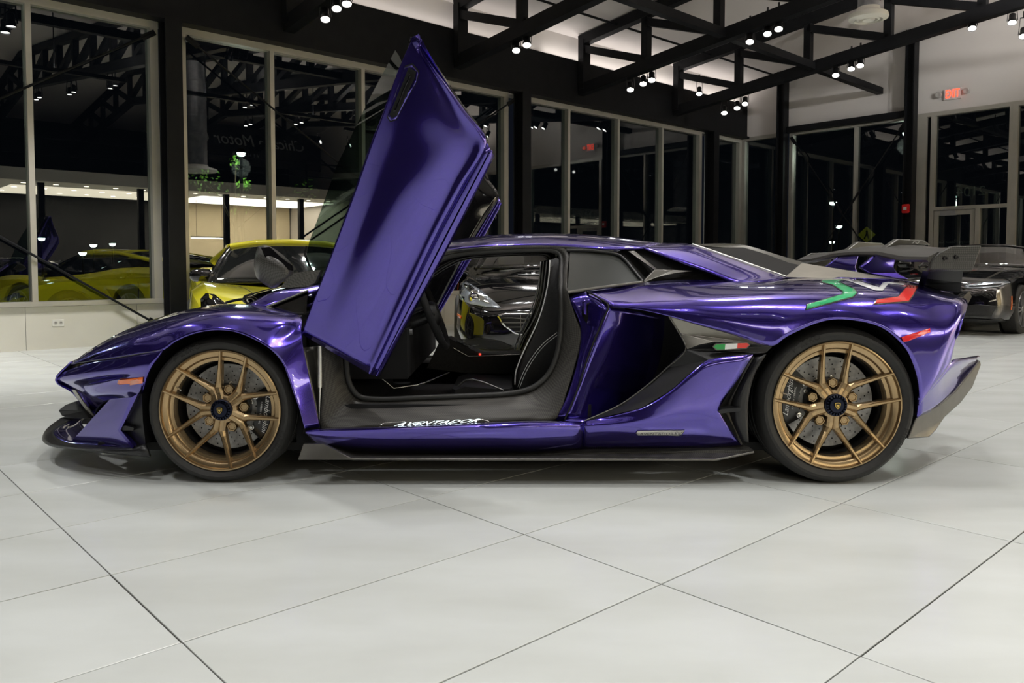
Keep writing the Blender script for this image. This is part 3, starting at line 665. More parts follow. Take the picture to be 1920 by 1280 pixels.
# ---------------------------------------------------------------- wheels
def wheel(cx, cz, L0, rt, rr, width, a0, spread, cal_ang, name_label, side=1, caliper=True, steer=0):
    """L0: face plane; axis points to the viewer (side=1) or away on the far side"""
    yy = YS+L0 if side == 1 else 2*YC-(YS+L0)
    w = bpy.data.objects.new('wheel', None); COL.objects.link(w); w.parent = car; ORG[w] = ORG[car]; w.empty_display_size = .1
    w['label'] = name_label
    # local frame: X car-length (mirrored for the far side), Y up, Z outwards
    Fm = Matrix.Translation((cx, yy, cz)) @ Matrix(((1, 0, 0, 0), (0, 0, -side, 0), (0, 1, 0, 0), (0, 0, 0, 1)))
    if steer: Fm = Fm @ Matrix.Rotation(steer, 4, 'Y')
    def part(nm, bm, m, sm=True, ang=35): return bm_obj(nm, bm, m, w, sm, ang)
    # tyre: sidewall profile, tread blocks cut by grooves
    bm = bmesh.new(); h = rt-rr
    prof = [(rr-.004, -.012), (rr+.004, -.004), (rr+.012, .002), (rr+h*.45, .010), (rr+h*.62, .008), (rr+h*.80, -.004), (rr+h*.92, -.018), (rt-.002, -.034), (rt, -.05)]
    nz = 5; tw = width-.10
    for k in range(nz):
        a = -.05-tw*k/nz; b = -.05-tw*(k+1)/nz
        prof += [(rt, a), (rt, b+.012), (rt-.007, b+.010), (rt-.007, b+.002)]
    prof += [(rt, -.05-tw), (rt-.02, -.05-tw-.03), (rr+h*.4, -.05-tw-.05), (rr-.004, -.05-tw-.04)]
    lathe(bm, prof, 96, Fm); tyre = part('tyre', bm, M_RUBBER, True, 30)
    bm = bmesh.new()
    for k in range(56):   # shoulder sipes
        a = 2*PI*k/56; c, s = math.cos(a), math.sin(a); tdir = Vector((-s, c, 0))
        p = Fm @ Vector((c*(rt+.0005), s*(rt+.0005), -.055)); q = Fm @ (Vector((c*(rr+h*.74), s*(rr+h*.74), .0025))+tdir*.012)
        mid = Fm @ (Vector((c*(rt-.006), s*(rt-.006), -.025))+tdir*.005)
        sd = (Fm.to_3x3() @ tdir)*.0016
        v = [bm.verts.new(x) for x in (p-sd, p+sd, mid+sd, mid-sd, q+sd*.3, q-sd*.3)]
        bm.faces.new((v[0], v[1], v[2], v[3])); bm.faces.new((v[3], v[2], v[4], v[5]))
    o = part('sipe', bm, M_MATBLK, False); o['kind'] = 'stuff'; o.parent = tyre
    # rim: lip, step, barrel
    bm = bmesh.new()
    lathe(bm, [(rr-.006, -.02), (rr+.001, -.006), (rr, .001), (rr-.006, .003), (rr-.008, -.004), (rr-.010, -.012), (rr-.028, -.016), (rr-.030, -.018), (rr-.036, -.03), (rr-.040, -.032), (rr-.05, -.034), (rr-.052, -.07), (rr-.045, -width*.8)], 96, Fm)
    part('rim', bm, M_BRONZE)
    bm = bmesh.new(); lathe(bm, [(rr-.050, -.075), (rr-.058, -.09), (rr-.05, -width+.02), (.05, -width+.03)], 64, Fm); part('barrel', bm, mat('barrel_dark', (.010, .009, .008), .5, .3))
    # five forked spokes
    r_hub, r_fork, r_end = .062, rr*.47, rr-.005
    for k in range(5):
        ang = a0+2*PI*k/5; Mk = Fm @ Matrix.Rotation(ang, 4, 'Z')
        bm = bmesh.new()
        for sg in (-1, 1):
            e = sg*spread
            # centre line of the arm from hub through the fork to the rim, with half width and crown height
            line = [(r_hub*.7, sg*.011, .017, -.026), (rr*.28, sg*.012, .0165, -.034), (rr*.37, sg*.015, .0155, -.036), (rr*.46, None, .0125, -.034), (rr*.72, None, .0095, -.020), (r_end, None, .0065, .003)]
            pts = []
            x3, y3 = r_end*math.cos(e), r_end*math.sin(e); x0_, y0_ = rr*.37, sg*.015
            for (r_, y_, hw, z_) in line:
                if y_ is None:
                    f_ = (r_-rr*.37)/(r_end-rr*.37); pts.append((x0_+(x3-x0_)*f_, y0_+(y3-y0_)*f_, hw, z_))
                else: pts.append((r_, y_, hw, z_))
            rings = []
            for i, (x, y, hw, z) in enumerate(pts):
                a_ = pts[max(i-1, 0)]; b_ = pts[min(i+1, len(pts)-1)]
                d_ = Vector((b_[0]-a_[0], b_[1]-a_[1], 0)).normalized(); n_ = Vector((-d_.y, d_.x, 0))
                c_ = Vector((x, y, z)); dp = .034 if i < 4 else .030
                rings.append([bm.verts.new(Mk @ q) for q in (c_-n_*hw*1.15-Vector((0, 0, dp)), c_-n_*hw-Vector((0, 0, .008)), c_-n_*hw*.42, c_+n_*hw*.42, c_+n_*hw-Vector((0, 0, .008)), c_+n_*hw*1.15-Vector((0, 0, dp)))])
            for A, B in zip(rings[:-1], rings[1:]):
                for i in range(6): bm.faces.new((A[i], A[(i+1) % 6], B[(i+1) % 6], B[i]))
            bm.faces.new(rings[0]); bm.faces.new(rings[-1][::-1])
        # pocket web in the fork and the hexagonal pad between neighbours
        part('spoke', bm, M_BRONZE, False)
        pad = bmesh.new(); Mp = Mk @ Matrix.Rotation(PI/5, 4, 'Z') @ Matrix.Translation((rr*.33, 0, -.052))
        lathe(pad, [(.001, -.004), (.014, -.004), (.017, .0), (.021, .0), (.026, -.008), (.026, -.014)], 6, Mp); part('lug_pad', pad, M_BRONZE, True, 30)
    bm = bmesh.new(); lathe(bm, [(.001, -.030), (.052, -.030), (.062, -.036), (.066, -.06), (.05, -.09)], 40, Fm); part('hub', bm, M_BRONZE)
    # centre lock nut with teeth, gold shield
    bm = bmesh.new(); rn = rr*.178
    lathe(bm, [(.001, -.004), (rn*.62, -.004), (rn*.66, .002), (rn*.70, -.012), (rn*.74, -.012)], 40, Fm)
    lathe(bm, [(rn*.74, -.02), (rn*.9, -.012), (rn*.97, -.014), (rn, -.022), (rn, -.04)], 40, Fm); part('centre_lock', bm, M_NAVY)
    bm = bmesh.new()
    for k in range(20):
        a = 2*PI*k/20; c, s = math.cos(a), math.sin(a); Mt = Fm @ Matrix.Rotation(a, 4, 'Z') @ Matrix.Translation((rn*.82, 0, -.010))
        vv = hexa(bm, [Mt @ Vector(q) for q in ((-rn*.10, -rn*.07, -.01), (rn*.10, -rn*.09, -.01), (rn*.10, rn*.09, -.01), (-rn*.10, rn*.07, -.01), (-rn*.10, -rn*.05, .004), (rn*.08, -rn*.07, .002), (rn*.08, rn*.07, .002), (-rn*.10, rn*.05, .004))])
    part('nut_teeth', bm, M_NAVY, False)
    sh = [(-.5, .55), (0, .62), (.5, .55), (.52, .1), (.3, -.4), (0, -.62), (-.3, -.4), (-.52, .1)]
    def shield(nm, k, z, m):
        b2 = bmesh.new(); sc = rn*.46*k; f = [b2.verts.new(Fm @ Vector((x*sc, y*sc, z))) for x, y in sh]; g = [b2.verts.new(Fm @ Vector((x*sc, y*sc, z-.004))) for x, y in sh]
        b2.faces.new(f)
        for i in range(8): b2.faces.new((f[i], f[(i+1) % 8], g[(i+1) % 8], g[i]))
        part(nm, b2, m, False)
    shield('badge', 1.0, .0035, M_GOLD); shield('badge_field', .80, .0042, M_GLOSSBLK)
    bull = [(-.30, .28), (.02, .22), (.28, .30), (.22, .02), (.06, -.28), (-.10, -.34), (-.02, -.10), (-.26, -.02)]
    b2 = bmesh.new(); sc = rn*.46; b2.faces.new([b2.verts.new(Fm @ Vector((x*sc, y*sc, .0048))) for x, y in bull]); part('badge_emblem', b2, M_GOLD, False)
    # brake disc, hat, drilled holes, bolts
    rd = rr*.72; zd = -.115
    bm = bmesh.new(); lathe(bm, [(rr*.36, zd+.004), (rr*.40, zd), (rd, zd), (rd+.002, zd-.004), (rd, zd-.03)], 64, Fm); disc = part('brake_disc', bm, M_DISC)
    bm = bmesh.new(); lathe(bm, [(.05, zd+.03), (rr*.30, zd+.028), (rr*.34, zd+.010), (rr*.40, zd+.003)], 48, Fm); part('disc_hat', bm, mat('hat_dark', (.05, .05, .052), .4, .6))
    bm = bmesh.new()
    for k in range(24):
        for j, rq in enumerate((.46, .53, .60, .67)):
            a = 2*PI*(k+.28*j)/24; lathe(bm, [(.0001, .0006), (.0034, .0006)], 7, Fm @ Matrix.Rotation(a, 4, 'Z') @ Matrix.Translation((rr*rq, 0, zd)))
    o = part('drilled_holes', bm, M_MATBLK, False); o['kind'] = 'stuff'; o.parent = disc
    for k in range(10):
        bm = bmesh.new(); Mb = Fm @ Matrix.Rotation(2*PI*(k+.3)/10, 4, 'Z') @ Matrix.Translation((rr*.40, 0, zd)); lathe(bm, [(.001, .020), (.0045, .020), (.006, .014), (.010, .013), (.011, .0)], 10, Mb); part('disc_bolt', bm, M_SILVER)
    # caliper
    Mc = Fm @ Matrix.Rotation(cal_ang, 4, 'Z'); bm = bmesh.new(); ri, ro, al = rr*.50, rr*.84, .62
    def P_(r_, a_, z_): return Mc @ Vector((r_*math.cos(a_), r_*math.sin(a_), z_))
    N_ = 10; A_ = []
    for i in range(N_+1):
        a_ = -al+2*al*i/N_; bulge = 1-.25*abs(i/N_*2-1)**3
        A_.append([bm.verts.new(P_(ri+(.01 if i in (0, N_) else 0), a_, zd+.012)), bm.verts.new(P_(ri+.008, a_, zd+.045*bulge)), bm.verts.new(P_(ro*.92, a_, zd+.05*bulge)), bm.verts.new(P_(ro, a_, zd+.03*bulge)), bm.verts.new(P_(ro, a_, zd-.05))])
    for X, Y in zip(A_[:-1], A_[1:]):
        for i in range(4): bm.faces.new((X[i], X[i+1], Y[i+1], Y[i]))
    bm.faces.new(A_[0]); bm.faces.new(A_[-1][::-1]); cal = part('brake_caliper', bm, mat('caliper_black', (.010, .010, .010), .3, coat=.3), True, 30)
    if side == 1:
        rm = (ri+ro)*.5+.006; tr = Mc @ Matrix.Translation((rm, 0, zd+.0495)) @ Matrix.Rotation(PI/2 if math.cos(cal_ang) > 0 else -PI/2, 4, 'Z')
        if math.cos(cal_ang) > 0: tr = Mc @ Matrix.Translation((rm, 0, zd+.0495)) @ Matrix.Rotation(-PI/2, 4, 'Z')
        else: tr = Mc @ Matrix.Translation((rm, 0, zd+.0495)) @ Matrix.Rotation(-PI/2, 4, 'Z')
        t_ = text_mesh('caliper_script', 'Lamborghini', .034, M_WHITEP, tr, w, .0005, shear=.4); t_.parent = cal
        tr2 = tr @ Matrix.Translation((0, -.026, 0))
        t_ = text_mesh('caliper_print', 'CARBON CERAMIC', .011, M_WHITEP, tr2, w, .0005, space=1.1); t_.parent = cal
    for s_ in (-.5, .5):
        bm = bmesh.new(); lathe(bm, [(.001, .012), (.006, .012), (.008, .008), (.012, .007), (.012, -.005)], 12, Mc @ Matrix.Rotation(s_, 4, 'Z') @ Matrix.Translation((ri+.012, 0, zd+.045))); o = part('caliper_bolt', bm, M_SILVER); o.parent = cal
    # valve
    bm = bmesh.new(); Mv = Fm @ Matrix.Rotation(a0+PI/5+.1, 4, 'Z'); tube(bm, Mv @ Vector((rr-.045, 0, -.035)), Mv @ Vector((rr-.07, 0, -.015)), .004, 8); part('valve', bm, M_SILVER)
    return w, Fm
FW = at(412, 772, YS); RW = at(1570.5, 761, YS-.02)
FZ, RZ_ = .3225, .3475
D2R = math.radians
wf, FMf = wheel(FW.x, FZ, .0, FZ+.001, .268, .27, D2R(112), D2R(23.2), D2R(-8), 'front bronze wheel ahead of the open door')
wr, FMr = wheel(RW.x, RZ_, -.02, RZ_+.001, .2825, .36, D2R(126), D2R(23.5), D2R(172), 'rear bronze wheel under the green, white and red fender stripe')
wheel(FW.x, FZ, .0, FZ+.001, .268, .27, D2R(112), D2R(23.2), D2R(-8), 'far front bronze wheel', -1)
wheel(RW.x, RZ_, -.02, RZ_+.001, .2825, .36, D2R(126), D2R(23.5), D2R(172), 'far rear bronze wheel', -1)
def arc_text(name, body, r, a_mid, size, Fm, m, parent, z, space=1.0):
    """raised lettering bent round a tyre wall"""
    c = bpy.data.curves.new(name, 'FONT'); c.body = body; c.size = size; c.align_x = 'CENTER'; c.align_y = 'CENTER'; c.resolution_u = 2; c.space_character = space
    tmp = bpy.data.objects.new('tmp', c); COL.objects.link(tmp); bpy.context.view_layer.update()
    me = bpy.data.meshes.new_from_object(tmp.evaluated_get(bpy.context.evaluated_depsgraph_get())); bpy.data.objects.remove(tmp); me.name = name; me.materials.clear()
    for v in me.vertices:
        a = a_mid-v.co.x/r; rr_ = r+v.co.y; v.co = Fm @ Vector((rr_*math.cos(a), rr_*math.sin(a), z))
    return finish(name, me, m, parent)
M_RUBL = mat('tyre_letters', (.006, .006, .006), .5)
for Fm_, w_, rt_, rr_ in ((FMf, wf, FZ, .268), (FMr, wr, RZ_, .2825)):
    arc_text('tyre_lettering', 'P ZERO', rr_+(rt_-rr_)*.50, D2R(118), .034, Fm_, M_RUBL, w_, .0112, 1.25)
    arc_text('tyre_lettering', 'PIRELLI', rr_+(rt_-rr_)*.50, D2R(-30), .034, Fm_, M_RUBL, w_, .0112, 1.25)

# wheel housings and dark boxes added inside the body to block light
def liner(cx, cz, r, L1, nm):
    bm = bmesh.new(); A = []; B = []; C_ = []
    for i in range(33):
        a = math.radians(-18+216*i/32); x = cx+r*math.cos(a); z = max(cz+r*math.sin(a), .13)
        A.append(bm.verts.new((x, YS+.03, z))); B.append(bm.verts.new((x, YS+L1, z))); 
    for i in range(32): bm.faces.new((A[i], A[i+1], B[i+1], B[i]))
    bm.faces.new(B)
    me = bpy.data.meshes.new(nm); bm.to_mesh(me); bm.free()
    for x in (me, mirror_mesh(me, YC)): finish(nm, x, M_MATBLK, car)
liner(FW.x, FZ, .372, .48, 'wheel_housing'); liner(RW.x, RZ_, .392, .55, 'wheel_housing')
bm = bmesh.new(); wbox(bm, -1.9, 1.72, YS+.14, YS+1.86, .115, .15); wbox(bm, -1.95, -.75, YS+.5, YS+1.5, .15, .50); wbox(bm, .42, 2.05, YS+.56, YS+1.44, .15, .72)
bm_obj('underbody_light_block', bm, M_MATBLK, car)
# ---------------------------------------------------------------- front body
cols = [ # seam/arch edge, lower flank, upper flank, crest
 ((134,682,.30),(134,681.7,.305),(134,681.4,.315),(134,681,.33)),
 ((175,676,.20),(172,668,.22),(168,662,.27),(165,658,.34)),
 ((220,670,.10),(212,656,.13),(204,645,.21),(200,637,.34)),
 ((262,663,.03),(252,643,.07),(242,629,.16),(235,619,.34)),
 ((304,656,-.02),(292,630,.04),(280,615,.14),(272,604,.35)),
 ((327,639.5,-.03),(320,618,.02),(311,603,.12),(305,593,.35)),
 ((357,626,-.035),(350,607,.01),(344,592,.12),(340,583,.35)),
 ((387,618.7,-.04),(382,600,.01),(378,585,.11),(375,576,.35)),
 ((410,617,-.04),(415,598,.005),(418,582,.10),(416,570,.34)),
 ((440,620.8,-.04),(455,602,.0),(470,585,.09),(486,572,.30)),
 ((470,632,-.04),(504,617,.002),(538,604,.055),(565,593,.14)),
 ((500,648,-.04),(522,637,-.015),(548,625,.03),(566,613,.08)),
 ((517,663,-.035),(536,654,-.012),(554,643,.02),(567,632,.05)),
 ((532,682.6,-.03),(546,673,-.015),(559,662,.01),(569,651,.04)),
 ((541,706,-.03),(553,698,-.015),(564,690,.0),(575,682,.03)),
 ((550,733,-.03),(561,728,-.015),(572,721,.0),(582,715,.02)),
 ((562,766,-.03),(572,764,-.015),(582,760,.0),(591,757,.02)),
 ((572,803,-.03),(582,803,-.015),(591,802,.0),(600,801,.02))]
cols = [c if k < 11 else (c[0],)+tuple(tuple(a+(b-a)*f for a, b in zip(c[0], c[3])) for f in (1/3, 2/3))+(c[3],) for k, c in enumerate(cols)]
panel('front_fender', [[c[i] for c in cols] for i in range(4)], M_PUR, 5, 6, keep='fender_front')
# hood from crest to crest, dished in the middle
crest = [Q(*c[3]) for c in cols[:10]]
hood = []
for i, p in enumerate(crest):
    f = i/9; cx_ = p.x - .24*(1-f) - .10*f; cz_ = p.z - .02 - .035*min(1, i/4)
    mid = Vector((p.x*.45+cx_*.55, YC-.36, p.z - .012 - .03*min(1, i/4)))
    hood.append([p, mid, Vector((cx_, YC, cz_)), Vector((mid.x, YC+.36, mid.z)), Vector((p.x, 2*YC-p.y, p.z))])
panel('hood', [[h[i] for h in hood] for i in range(5)], M_PUR, 5, 6, conv=False, mirror=False)
HOODREAR = hood[-1]
# bumper flank
panel('front_bumper', [
 [(120,697,.33),(175,676.5,.20),(220,670.5,.10),(262,663.5,.03),(304,656.5,-.02)],
 [(107,713,.36),(160,703,.20),(210,697,.10),(250,690,.03),(289,677,-.025)],
 [(124,724,.42),(165,721,.29),(210,714,.17),(245,711,.08),(275,703,.0)],
 [(138,734,.47),(165,742,.37),(200,736,.23),(235,733,.12),(268,728,.03)],
 [(173,784,.50),(182,768,.42),(203,751,.27),(235,748,.15),(262,744,.05)]], M_PUR, 5, 5, keep='bumper')
nose = [Q(107,713,.36), Q(134,681,.33)]
NX = -2.36
panel('nose_panel', [[Q(134,681,.33), Vector((-2.24, YC-.36, .475)), Vector((-2.335, YC, .478)), Vector((-2.24, YC+.36, .475)), Vector((Q(134,681,.33).x, 2*YC-Q(134,681,.33).y, Q(134,681,.33).z))],
   [Q(107,713,.36), Vector((-2.30, YC-.36, .405)), Vector((-2.39, YC, .40)), Vector((-2.30, YC+.36, .405)), Vector((Q(107,713,.36).x, 2*YC-Q(107,713,.36).y, Q(107,713,.36).z))],
   [Q(138,734,.44), Vector((-2.2, YC-.36, .34)), Vector((-2.28, YC, .33)), Vector((-2.2, YC+.36, .34)), Vector((Q(138,734,.44).x, 2*YC-Q(138,734,.44).y, Q(138,734,.44).z))],
   [Q(173,784,.46), Vector((-2.05, YC-.36, .20)), Vector((-2.12, YC, .19)), Vector((-2.05, YC+.36, .20)), Vector((Q(173,784,.46).x, 2*YC-Q(173,784,.46).y, Q(173,784,.46).z))]], M_PUR, 6, 4, conv=False, mirror=False)
plate('headlight', [(140,684,.285),(170,664,.25),(205,646,.215),(212,655,.145),(180,666,.19)], M_DARKGLASS, .01)
# canard panel, its black duct and the splitter
plate('canard_panel', [(257,739,-.02),(245.5,745,-.005),(205.5,749,.12),(133,828,.30),(200,835,.12),(250,839,.02),(222,806,.06),(246,748,-.005)], M_PUR, .012)
plate('canard_edge', [(258,738,-.022),(256,744,-.015),(226,806,.05),(251,836,.01),(248,841,.01),(221,807,.058),(246,746,-.01)], M_PUR, .03)
plate('brake_duct', [(266,738,.02),(257,741,.03),(246,748,.04),(222,806,.10),(250,838,.06),(273,832,.03),(268,790,.02)], M_SATBLK, .06)
plate('duct_fin', [(223,800,.06),(236,798,.04),(251,802,.02),(250,807,.02),(225,807,.06)], M_SATBLK, .06)
for k in range(2): pass
panel('splitter', [
 [(280,857,.0),(203,850,.06),(140,843,.14),(97,837,.24),(82,829,.33),(79,820,.42),(88,803,.58),(114,783,.78)],
 [(276,845,-.01),(203,846,.04),(140,839,.12),(98,832,.23),(86,824,.33),(84,816,.42),(92,802,.58),(117,784,.78)],
 [(272,832,.01),(250,838,.03),(180,834.5,.14),(125,829,.27),(104,818,.38),(100,807,.48),(112,797,.62),(135,786,.8)]], M_SATBLK, 5, 3, thick=.012, angle=35)
panel('splitter_scoop', [
 [(250,838,.04),(180,834.5,.15),(125,829,.28),(104,818,.39),(100,807,.49),(112,797,.63),(135,786,.81)],
 [(230,834,.08),(185,826,.20),(150,820,.34),(137,812,.44),(130,803,.54),(135,796,.66),(150,788,.82)],
 [(215,828,.14),(185,812,.28),(165,805,.40),(156,798,.50),(152,790,.58),(155,784,.68),(165,780,.84)]], M_PUR, 4, 3)
bm = bmesh.new(); e = Q(114,783,.78); f2 = Q(135,786,.8)
hexa(bm, [(e.x, e.y, e.z-.03), (e.x, 2*YC-e.y, e.z-.03), (e.x+.45, 2*YC-e.y, e.z-.05), (e.x+.45, e.y, e.z-.05), (e.x, e.y, e.z), (e.x, 2*YC-e.y, e.z), (e.x+.45, 2*YC-e.y, e.z-.02), (e.x+.45, e.y, e.z-.02)]); bm_obj('splitter_centre', bm, M_SATBLK, car)
plate('intake_blade', [(109,769,.46),(116,780,.46),(140,784,.42),(167,785,.38),(158,770,.42),(142,752,.48),(122,759,.48)], M_SATBLK, .05, bevel=.008)
plate('floor_glint_strip', [(134,730,.425),(142,743,.43),(172,783,.44),(176,779,.42),(158,756,.40),(141,731,.41)], mat('pale_trim_and_glint', (.62, .60, .55), .25, .2), .01)  # pale strip stands for the floor's reflection on the bumper edge
decal('side_marker', [(223,711),(222,718),(226,720.5),(273,717),(274.5,706)], M_ORANGE, 'bumper', off=.006, label='orange side marker lamp')
# rear face of the front fender: hinge pocket with its gas strut
panel('hinge_pillar', [
 [(569,651,.05),(577,690,.05),(590,750,.05),(600,801,.04)],
 [(585,650,.14),(592,690,.14),(600,750,.13),(606,801,.10)],
 [(604,648,.12),(606,690,.12),(610,750,.11),(614,801,.09)]], M_SATIN, 4, 3, thick=.006)
strip('gas_strut', [(600,648,.07),(600,700,.07),(600,726,.07)], .011, M_SILVER, smooth=0, mirror=True)
strip('strut_rod', [(600,726,.07),(599,792,.07)], .005, M_SILVER, smooth=0)
# A-pillars, windscreen, quarter light
panel('a_pillar', [
 [(463,571,.34),(512,547,.36),(577,537,.40),(650,516,.44),(740,487,.48),(830,461,.52)],
 [(466,573,.31),(515,552,.33),(577,542,.37),(650,521,.41),(740,492,.45),(830,466,.49)],
 [(500,575,.28),(520,570,.29),(580,549,.34),(650,529,.38),(740,500,.43),(830,473,.47)]], M_PUR, 4, 3)
wp = [Q(463,571,.35), Q(577,537,.41), Q(740,487,.49), Q(830,461,.53)]
rowsw = []
for i, p in enumerate(wp):
    m_ = Vector((p.x-.16*(1-i/3)-.04, YC, p.z+.03))
    rowsw.append([p, Vector(((p.x+m_.x)/2-.03, (p.y+YC)/2, p.z+.022)), m_, Vector(((p.x+m_.x)/2-.03, (3*YC-p.y)/2, p.z+.022)), Vector((p.x, 2*YC-p.y, p.z))])
panel('windscreen', rowsw, M_DARKGLASS, 5, 4, conv=False, mirror=False, thick=.004)
plate('quarter_light', [(504,575,.26),(577,545,.32),(574,589,.22),(565,592,.21)], M_DARKGLASS, .006)
strip('quarter_light_frame', [(500,576,.25),(540,560,.28),(578,544.5,.31)], .006, M_SATIN, smooth=0)
strip('quarter_light_frame', [(502,577,.245),(535,584,.225),(566,593,.20)], .005, M_SATIN, smooth=0)
bm = bmesh.new(); a_ = Q(430,566,.55); path_tube(bm, catmull([Q(424,567,.75), Q(445,562,.7), Q(475,559,.65), Q(520,556,.6)], 4), .007); bm_obj('wiper', bm, M_MATBLK, car, True)
# cowl between hood and windscreen
panel('cowl', [[HOODREAR[0], HOODREAR[1], HOODREAR[2], HOODREAR[3], HOODREAR[4]], [Q(463,571,.35)+Vector((.03,0,-.005)), rowsw[0][1]+Vector((.0,0,-.008)), rowsw[0][2]+Vector((0,0,-.008)), rowsw[0][3]+Vector((0,0,-.008)), rowsw[0][4]+Vector((.03,0,-.005))]], M_SATBLK, 5, 2, conv=False, mirror=False)

# ---------------------------------------------------------------- roof and rear upper body
r_edge = [(800,480,.46),(850,467.5,.45),(920,461,.44),(1000,459,.44),(1060,460,.44),(1141,465,.45),(1207,464,.50)]
r_mid = [(800,469,.55),(850,457,.55),(920,449,.55),(1000,446,.55),(1060,447,.55),(1130,451,.56),(1222,459,.57)]
r_top = [(800,462,.72),(850,450,.72),(920,441,.75),(1000,437,.78),(1060,437.5,.78),(1125,441,.78),(1239,455,.70)]
E3 = [[Q(*p) for p in r] for r in (r_edge, r_mid, r_top)]
ctr = [Vector((p.x-.02, YC, p.z-.012)) for p in E3[2]]
mir = lambda r: [Vector((p.x, 2*YC-p.y, p.z)) for p in r]
panel('roof', E3+[ctr]+[mir(r) for r in reversed(E3)], M_PUR, 6, 4, conv=False, mirror=False)
panel('rear_buttress', [
 [(1207,464,.50),(1268,487,.46),(1329,509,.42),(1377,527,.38),(1420,527,.38)],
 [(1215,460.5,.55),(1280,472,.54),(1345,491,.51),(1410,513,.47),(1452,524,.43)],
 [(1239,455,.68),(1298,458,.66),(1360,478,.62),(1420,500,.57),(1474,520,.50)]], M_PUR, 6, 4)
# roof-to-deck vent opening
plate('vent_recess', [(1150,472,.50),(1181,468,.53),(1207,466,.54),(1268,489,.52),(1330,511,.50),(1375,528,.48),(1260,527,.48),(1205,530,.42),(1165,481,.48)], M_MATBLK, .05)
plate('vent_blade', [(1178,470.5,.465),(1190,470,.475),(1232,504,.42),(1262,506,.42),(1300,507.5,.44),(1262,513,.40),(1232,520,.37),(1210,529,.34),(1205,528.5,.34),(1227,505.5,.39)], M_SATIN, .03, bevel=.003)
plate('quarter_window', [(1069,470,.44),(1110,472,.45),(1155,479,.46),(1166,485,.455),(1202,527,.34),(1135,536,.26),(1064,546,.19)], M_QGLASS, .008, label='grey tinted rear quarter window')
strip('window_frame', [(1062,469,.43),(1110,470,.44),(1158,477.5,.455),(1170,486,.44),(1205,528,.33)], .009, M_SATBLK)
strip('window_frame', [(1205,529,.33),(1135,538,.25),(1064,548,.18)], .008, M_SATIN, smooth=0)
# engine cover
plate('engine_cover_recess', [(1300,460,.68),(1395,462,.80),(1504,494,.80),(1474,519,.55),(1390,489,.63)], M_MATBLK, .08)
strip('engine_cover_rail', [(1298,458,.66),(1340,472,.64),(1400,493,.60),(1474,519,.53)], .007, M_SILVER, smooth=3)
plate('engine_cover_rail', [(1298,457,.66),(1393,459,.80),(1400,460,.80),(1510,493,.80),(1500,499,.76),(1392,466,.78),(1330,462,.70)], M_SATIN, .03)
ep = [Q(1298,457,.70), Q(1395,459,.82), Q(1504,492,.82), Q(1600,508,.80), Q(1740,531,.78)]
panel('engine_cover', [[p for p in ep], [Vector((p.x, YC, p.z-.006)) for p in ep], [Vector((p.x, 2*YC-p.y, p.z)) for p in ep]], M_CARB, 5, 4, conv=False, mirror=False)
plate('deck_wedge', [(1474,519,.52),(1505,493,.78),(1560,502,.78),(1640,516,.70),(1712,528,.60),(1640,524,.46),(1560,522,.44)], noise_mix('satin_titanium', (.40, .375, .32), (.44, .41, .35), 14, rough=.38, metal=.6), .015, label='pale satin deck panel')
panel('rear_deck', [[(1560,522,.43),(1640,523,.43),(1705,528,.42),(1765,546,.42),(1812,562,.37)], [(1600,512,.9),(1660,518,.95),(1712,526,.95),(1750,538,.95),(1780,548,1.0)]], M_PUR, 4, 3)

# ---------------------------------------------------------------- rear fender
rc = [
 ((1100,546,.22),(1144,571,.10),(1144,573,.10),(1144,574,.10),(1144,575,.10)),
 ((1150,541,.27),(1188,564,.11),(1190,570,.082),(1191,575,.073),(1192,579,.07)),
 ((1203,530,.32),(1240,557,.115),(1245,570,.055),(1249,581,.035),(1252,592,.028)),
 ((1260,525,.36),(1295,550,.13),(1300,568,.03),(1303,588,.003),(1305,607,-.004)),
 ((1330,525,.38),(1350,546,.145),(1358,568,.015),(1363,596,-.02),(1367,624,-.026)),
 ((1400,527,.38),(1410,542,.15),(1425,566,.002),(1440,606,-.042),(1449,648,-.052)),
 ((1440,526,.40),(1450,539,.16),(1462,563,.002),(1470,596,-.044),(1474,631.5,-.06)),
 ((1500,522,.42),(1508,536,.17),(1521,558,.005),(1531,580,-.042),(1539,603,-.06)),
 ((1560,522,.42),(1565,535,.17),(1573,557,.008),(1578,577,-.042),(1580,598,-.06)),
 ((1640,523,.42),(1645,537,.17),(1650,562,.012),(1652,588,-.038),(1653,613,-.06)),
 ((1700,528,.40),(1712,549,.13),(1712,580,.0),(1706,615,-.042),(1698,652,-.06)),
 ((1762,545,.34),(1765,562,.09),(1756,600,-.005),(1738,640,-.042),(1712,680,-.055)),
 ((1812,562,.20),(1801,577,.06),(1785,620,-.005),(1757,664,-.035),(1722,713,-.05)),
 ((1797,612,.02),(1792,632,.012),(1781,655,-.002),(1757,700,-.028),(1725,745,-.045)),
 ((1783,680,.02),(1778,688,.012),(1766,705,-.002),(1747,728,-.022),(1724,760,-.04))]
panel('rear_fender', [[c[i] for c in rc] for i in range(5)], M_PUR, 5, 5, keep='fender_rear')
panel('rear_bumper', [
 [(1724,746,-.045),(1755,712,-.015),(1783,681,.02),(1812,673,.16),(1838,668,.42)],
 [(1723,765,-.02),(1757,742,.07),(1785,715,.20),(1808,700,.32),(1830,688,.44)],
 [(1720,783,.0),(1757,764,.10),(1790,735,.22),(1812,712,.34),(1832,690,.46)]], M_PUR, 4, 3)
plate('diffuser', [(1719,782,.0),(1757,763,.09),(1790,734,.20),(1838,675,.42),(1840,683,.42),(1824,725,.36),(1800,757,.26),(1772,782,.16),(1756,806,.10),(1742,820,.06),(1702,823,-.02)], M_SATIN, .10, bevel=.006)
bm = bmesh.new(); tx = Q(1801,600,.3).x
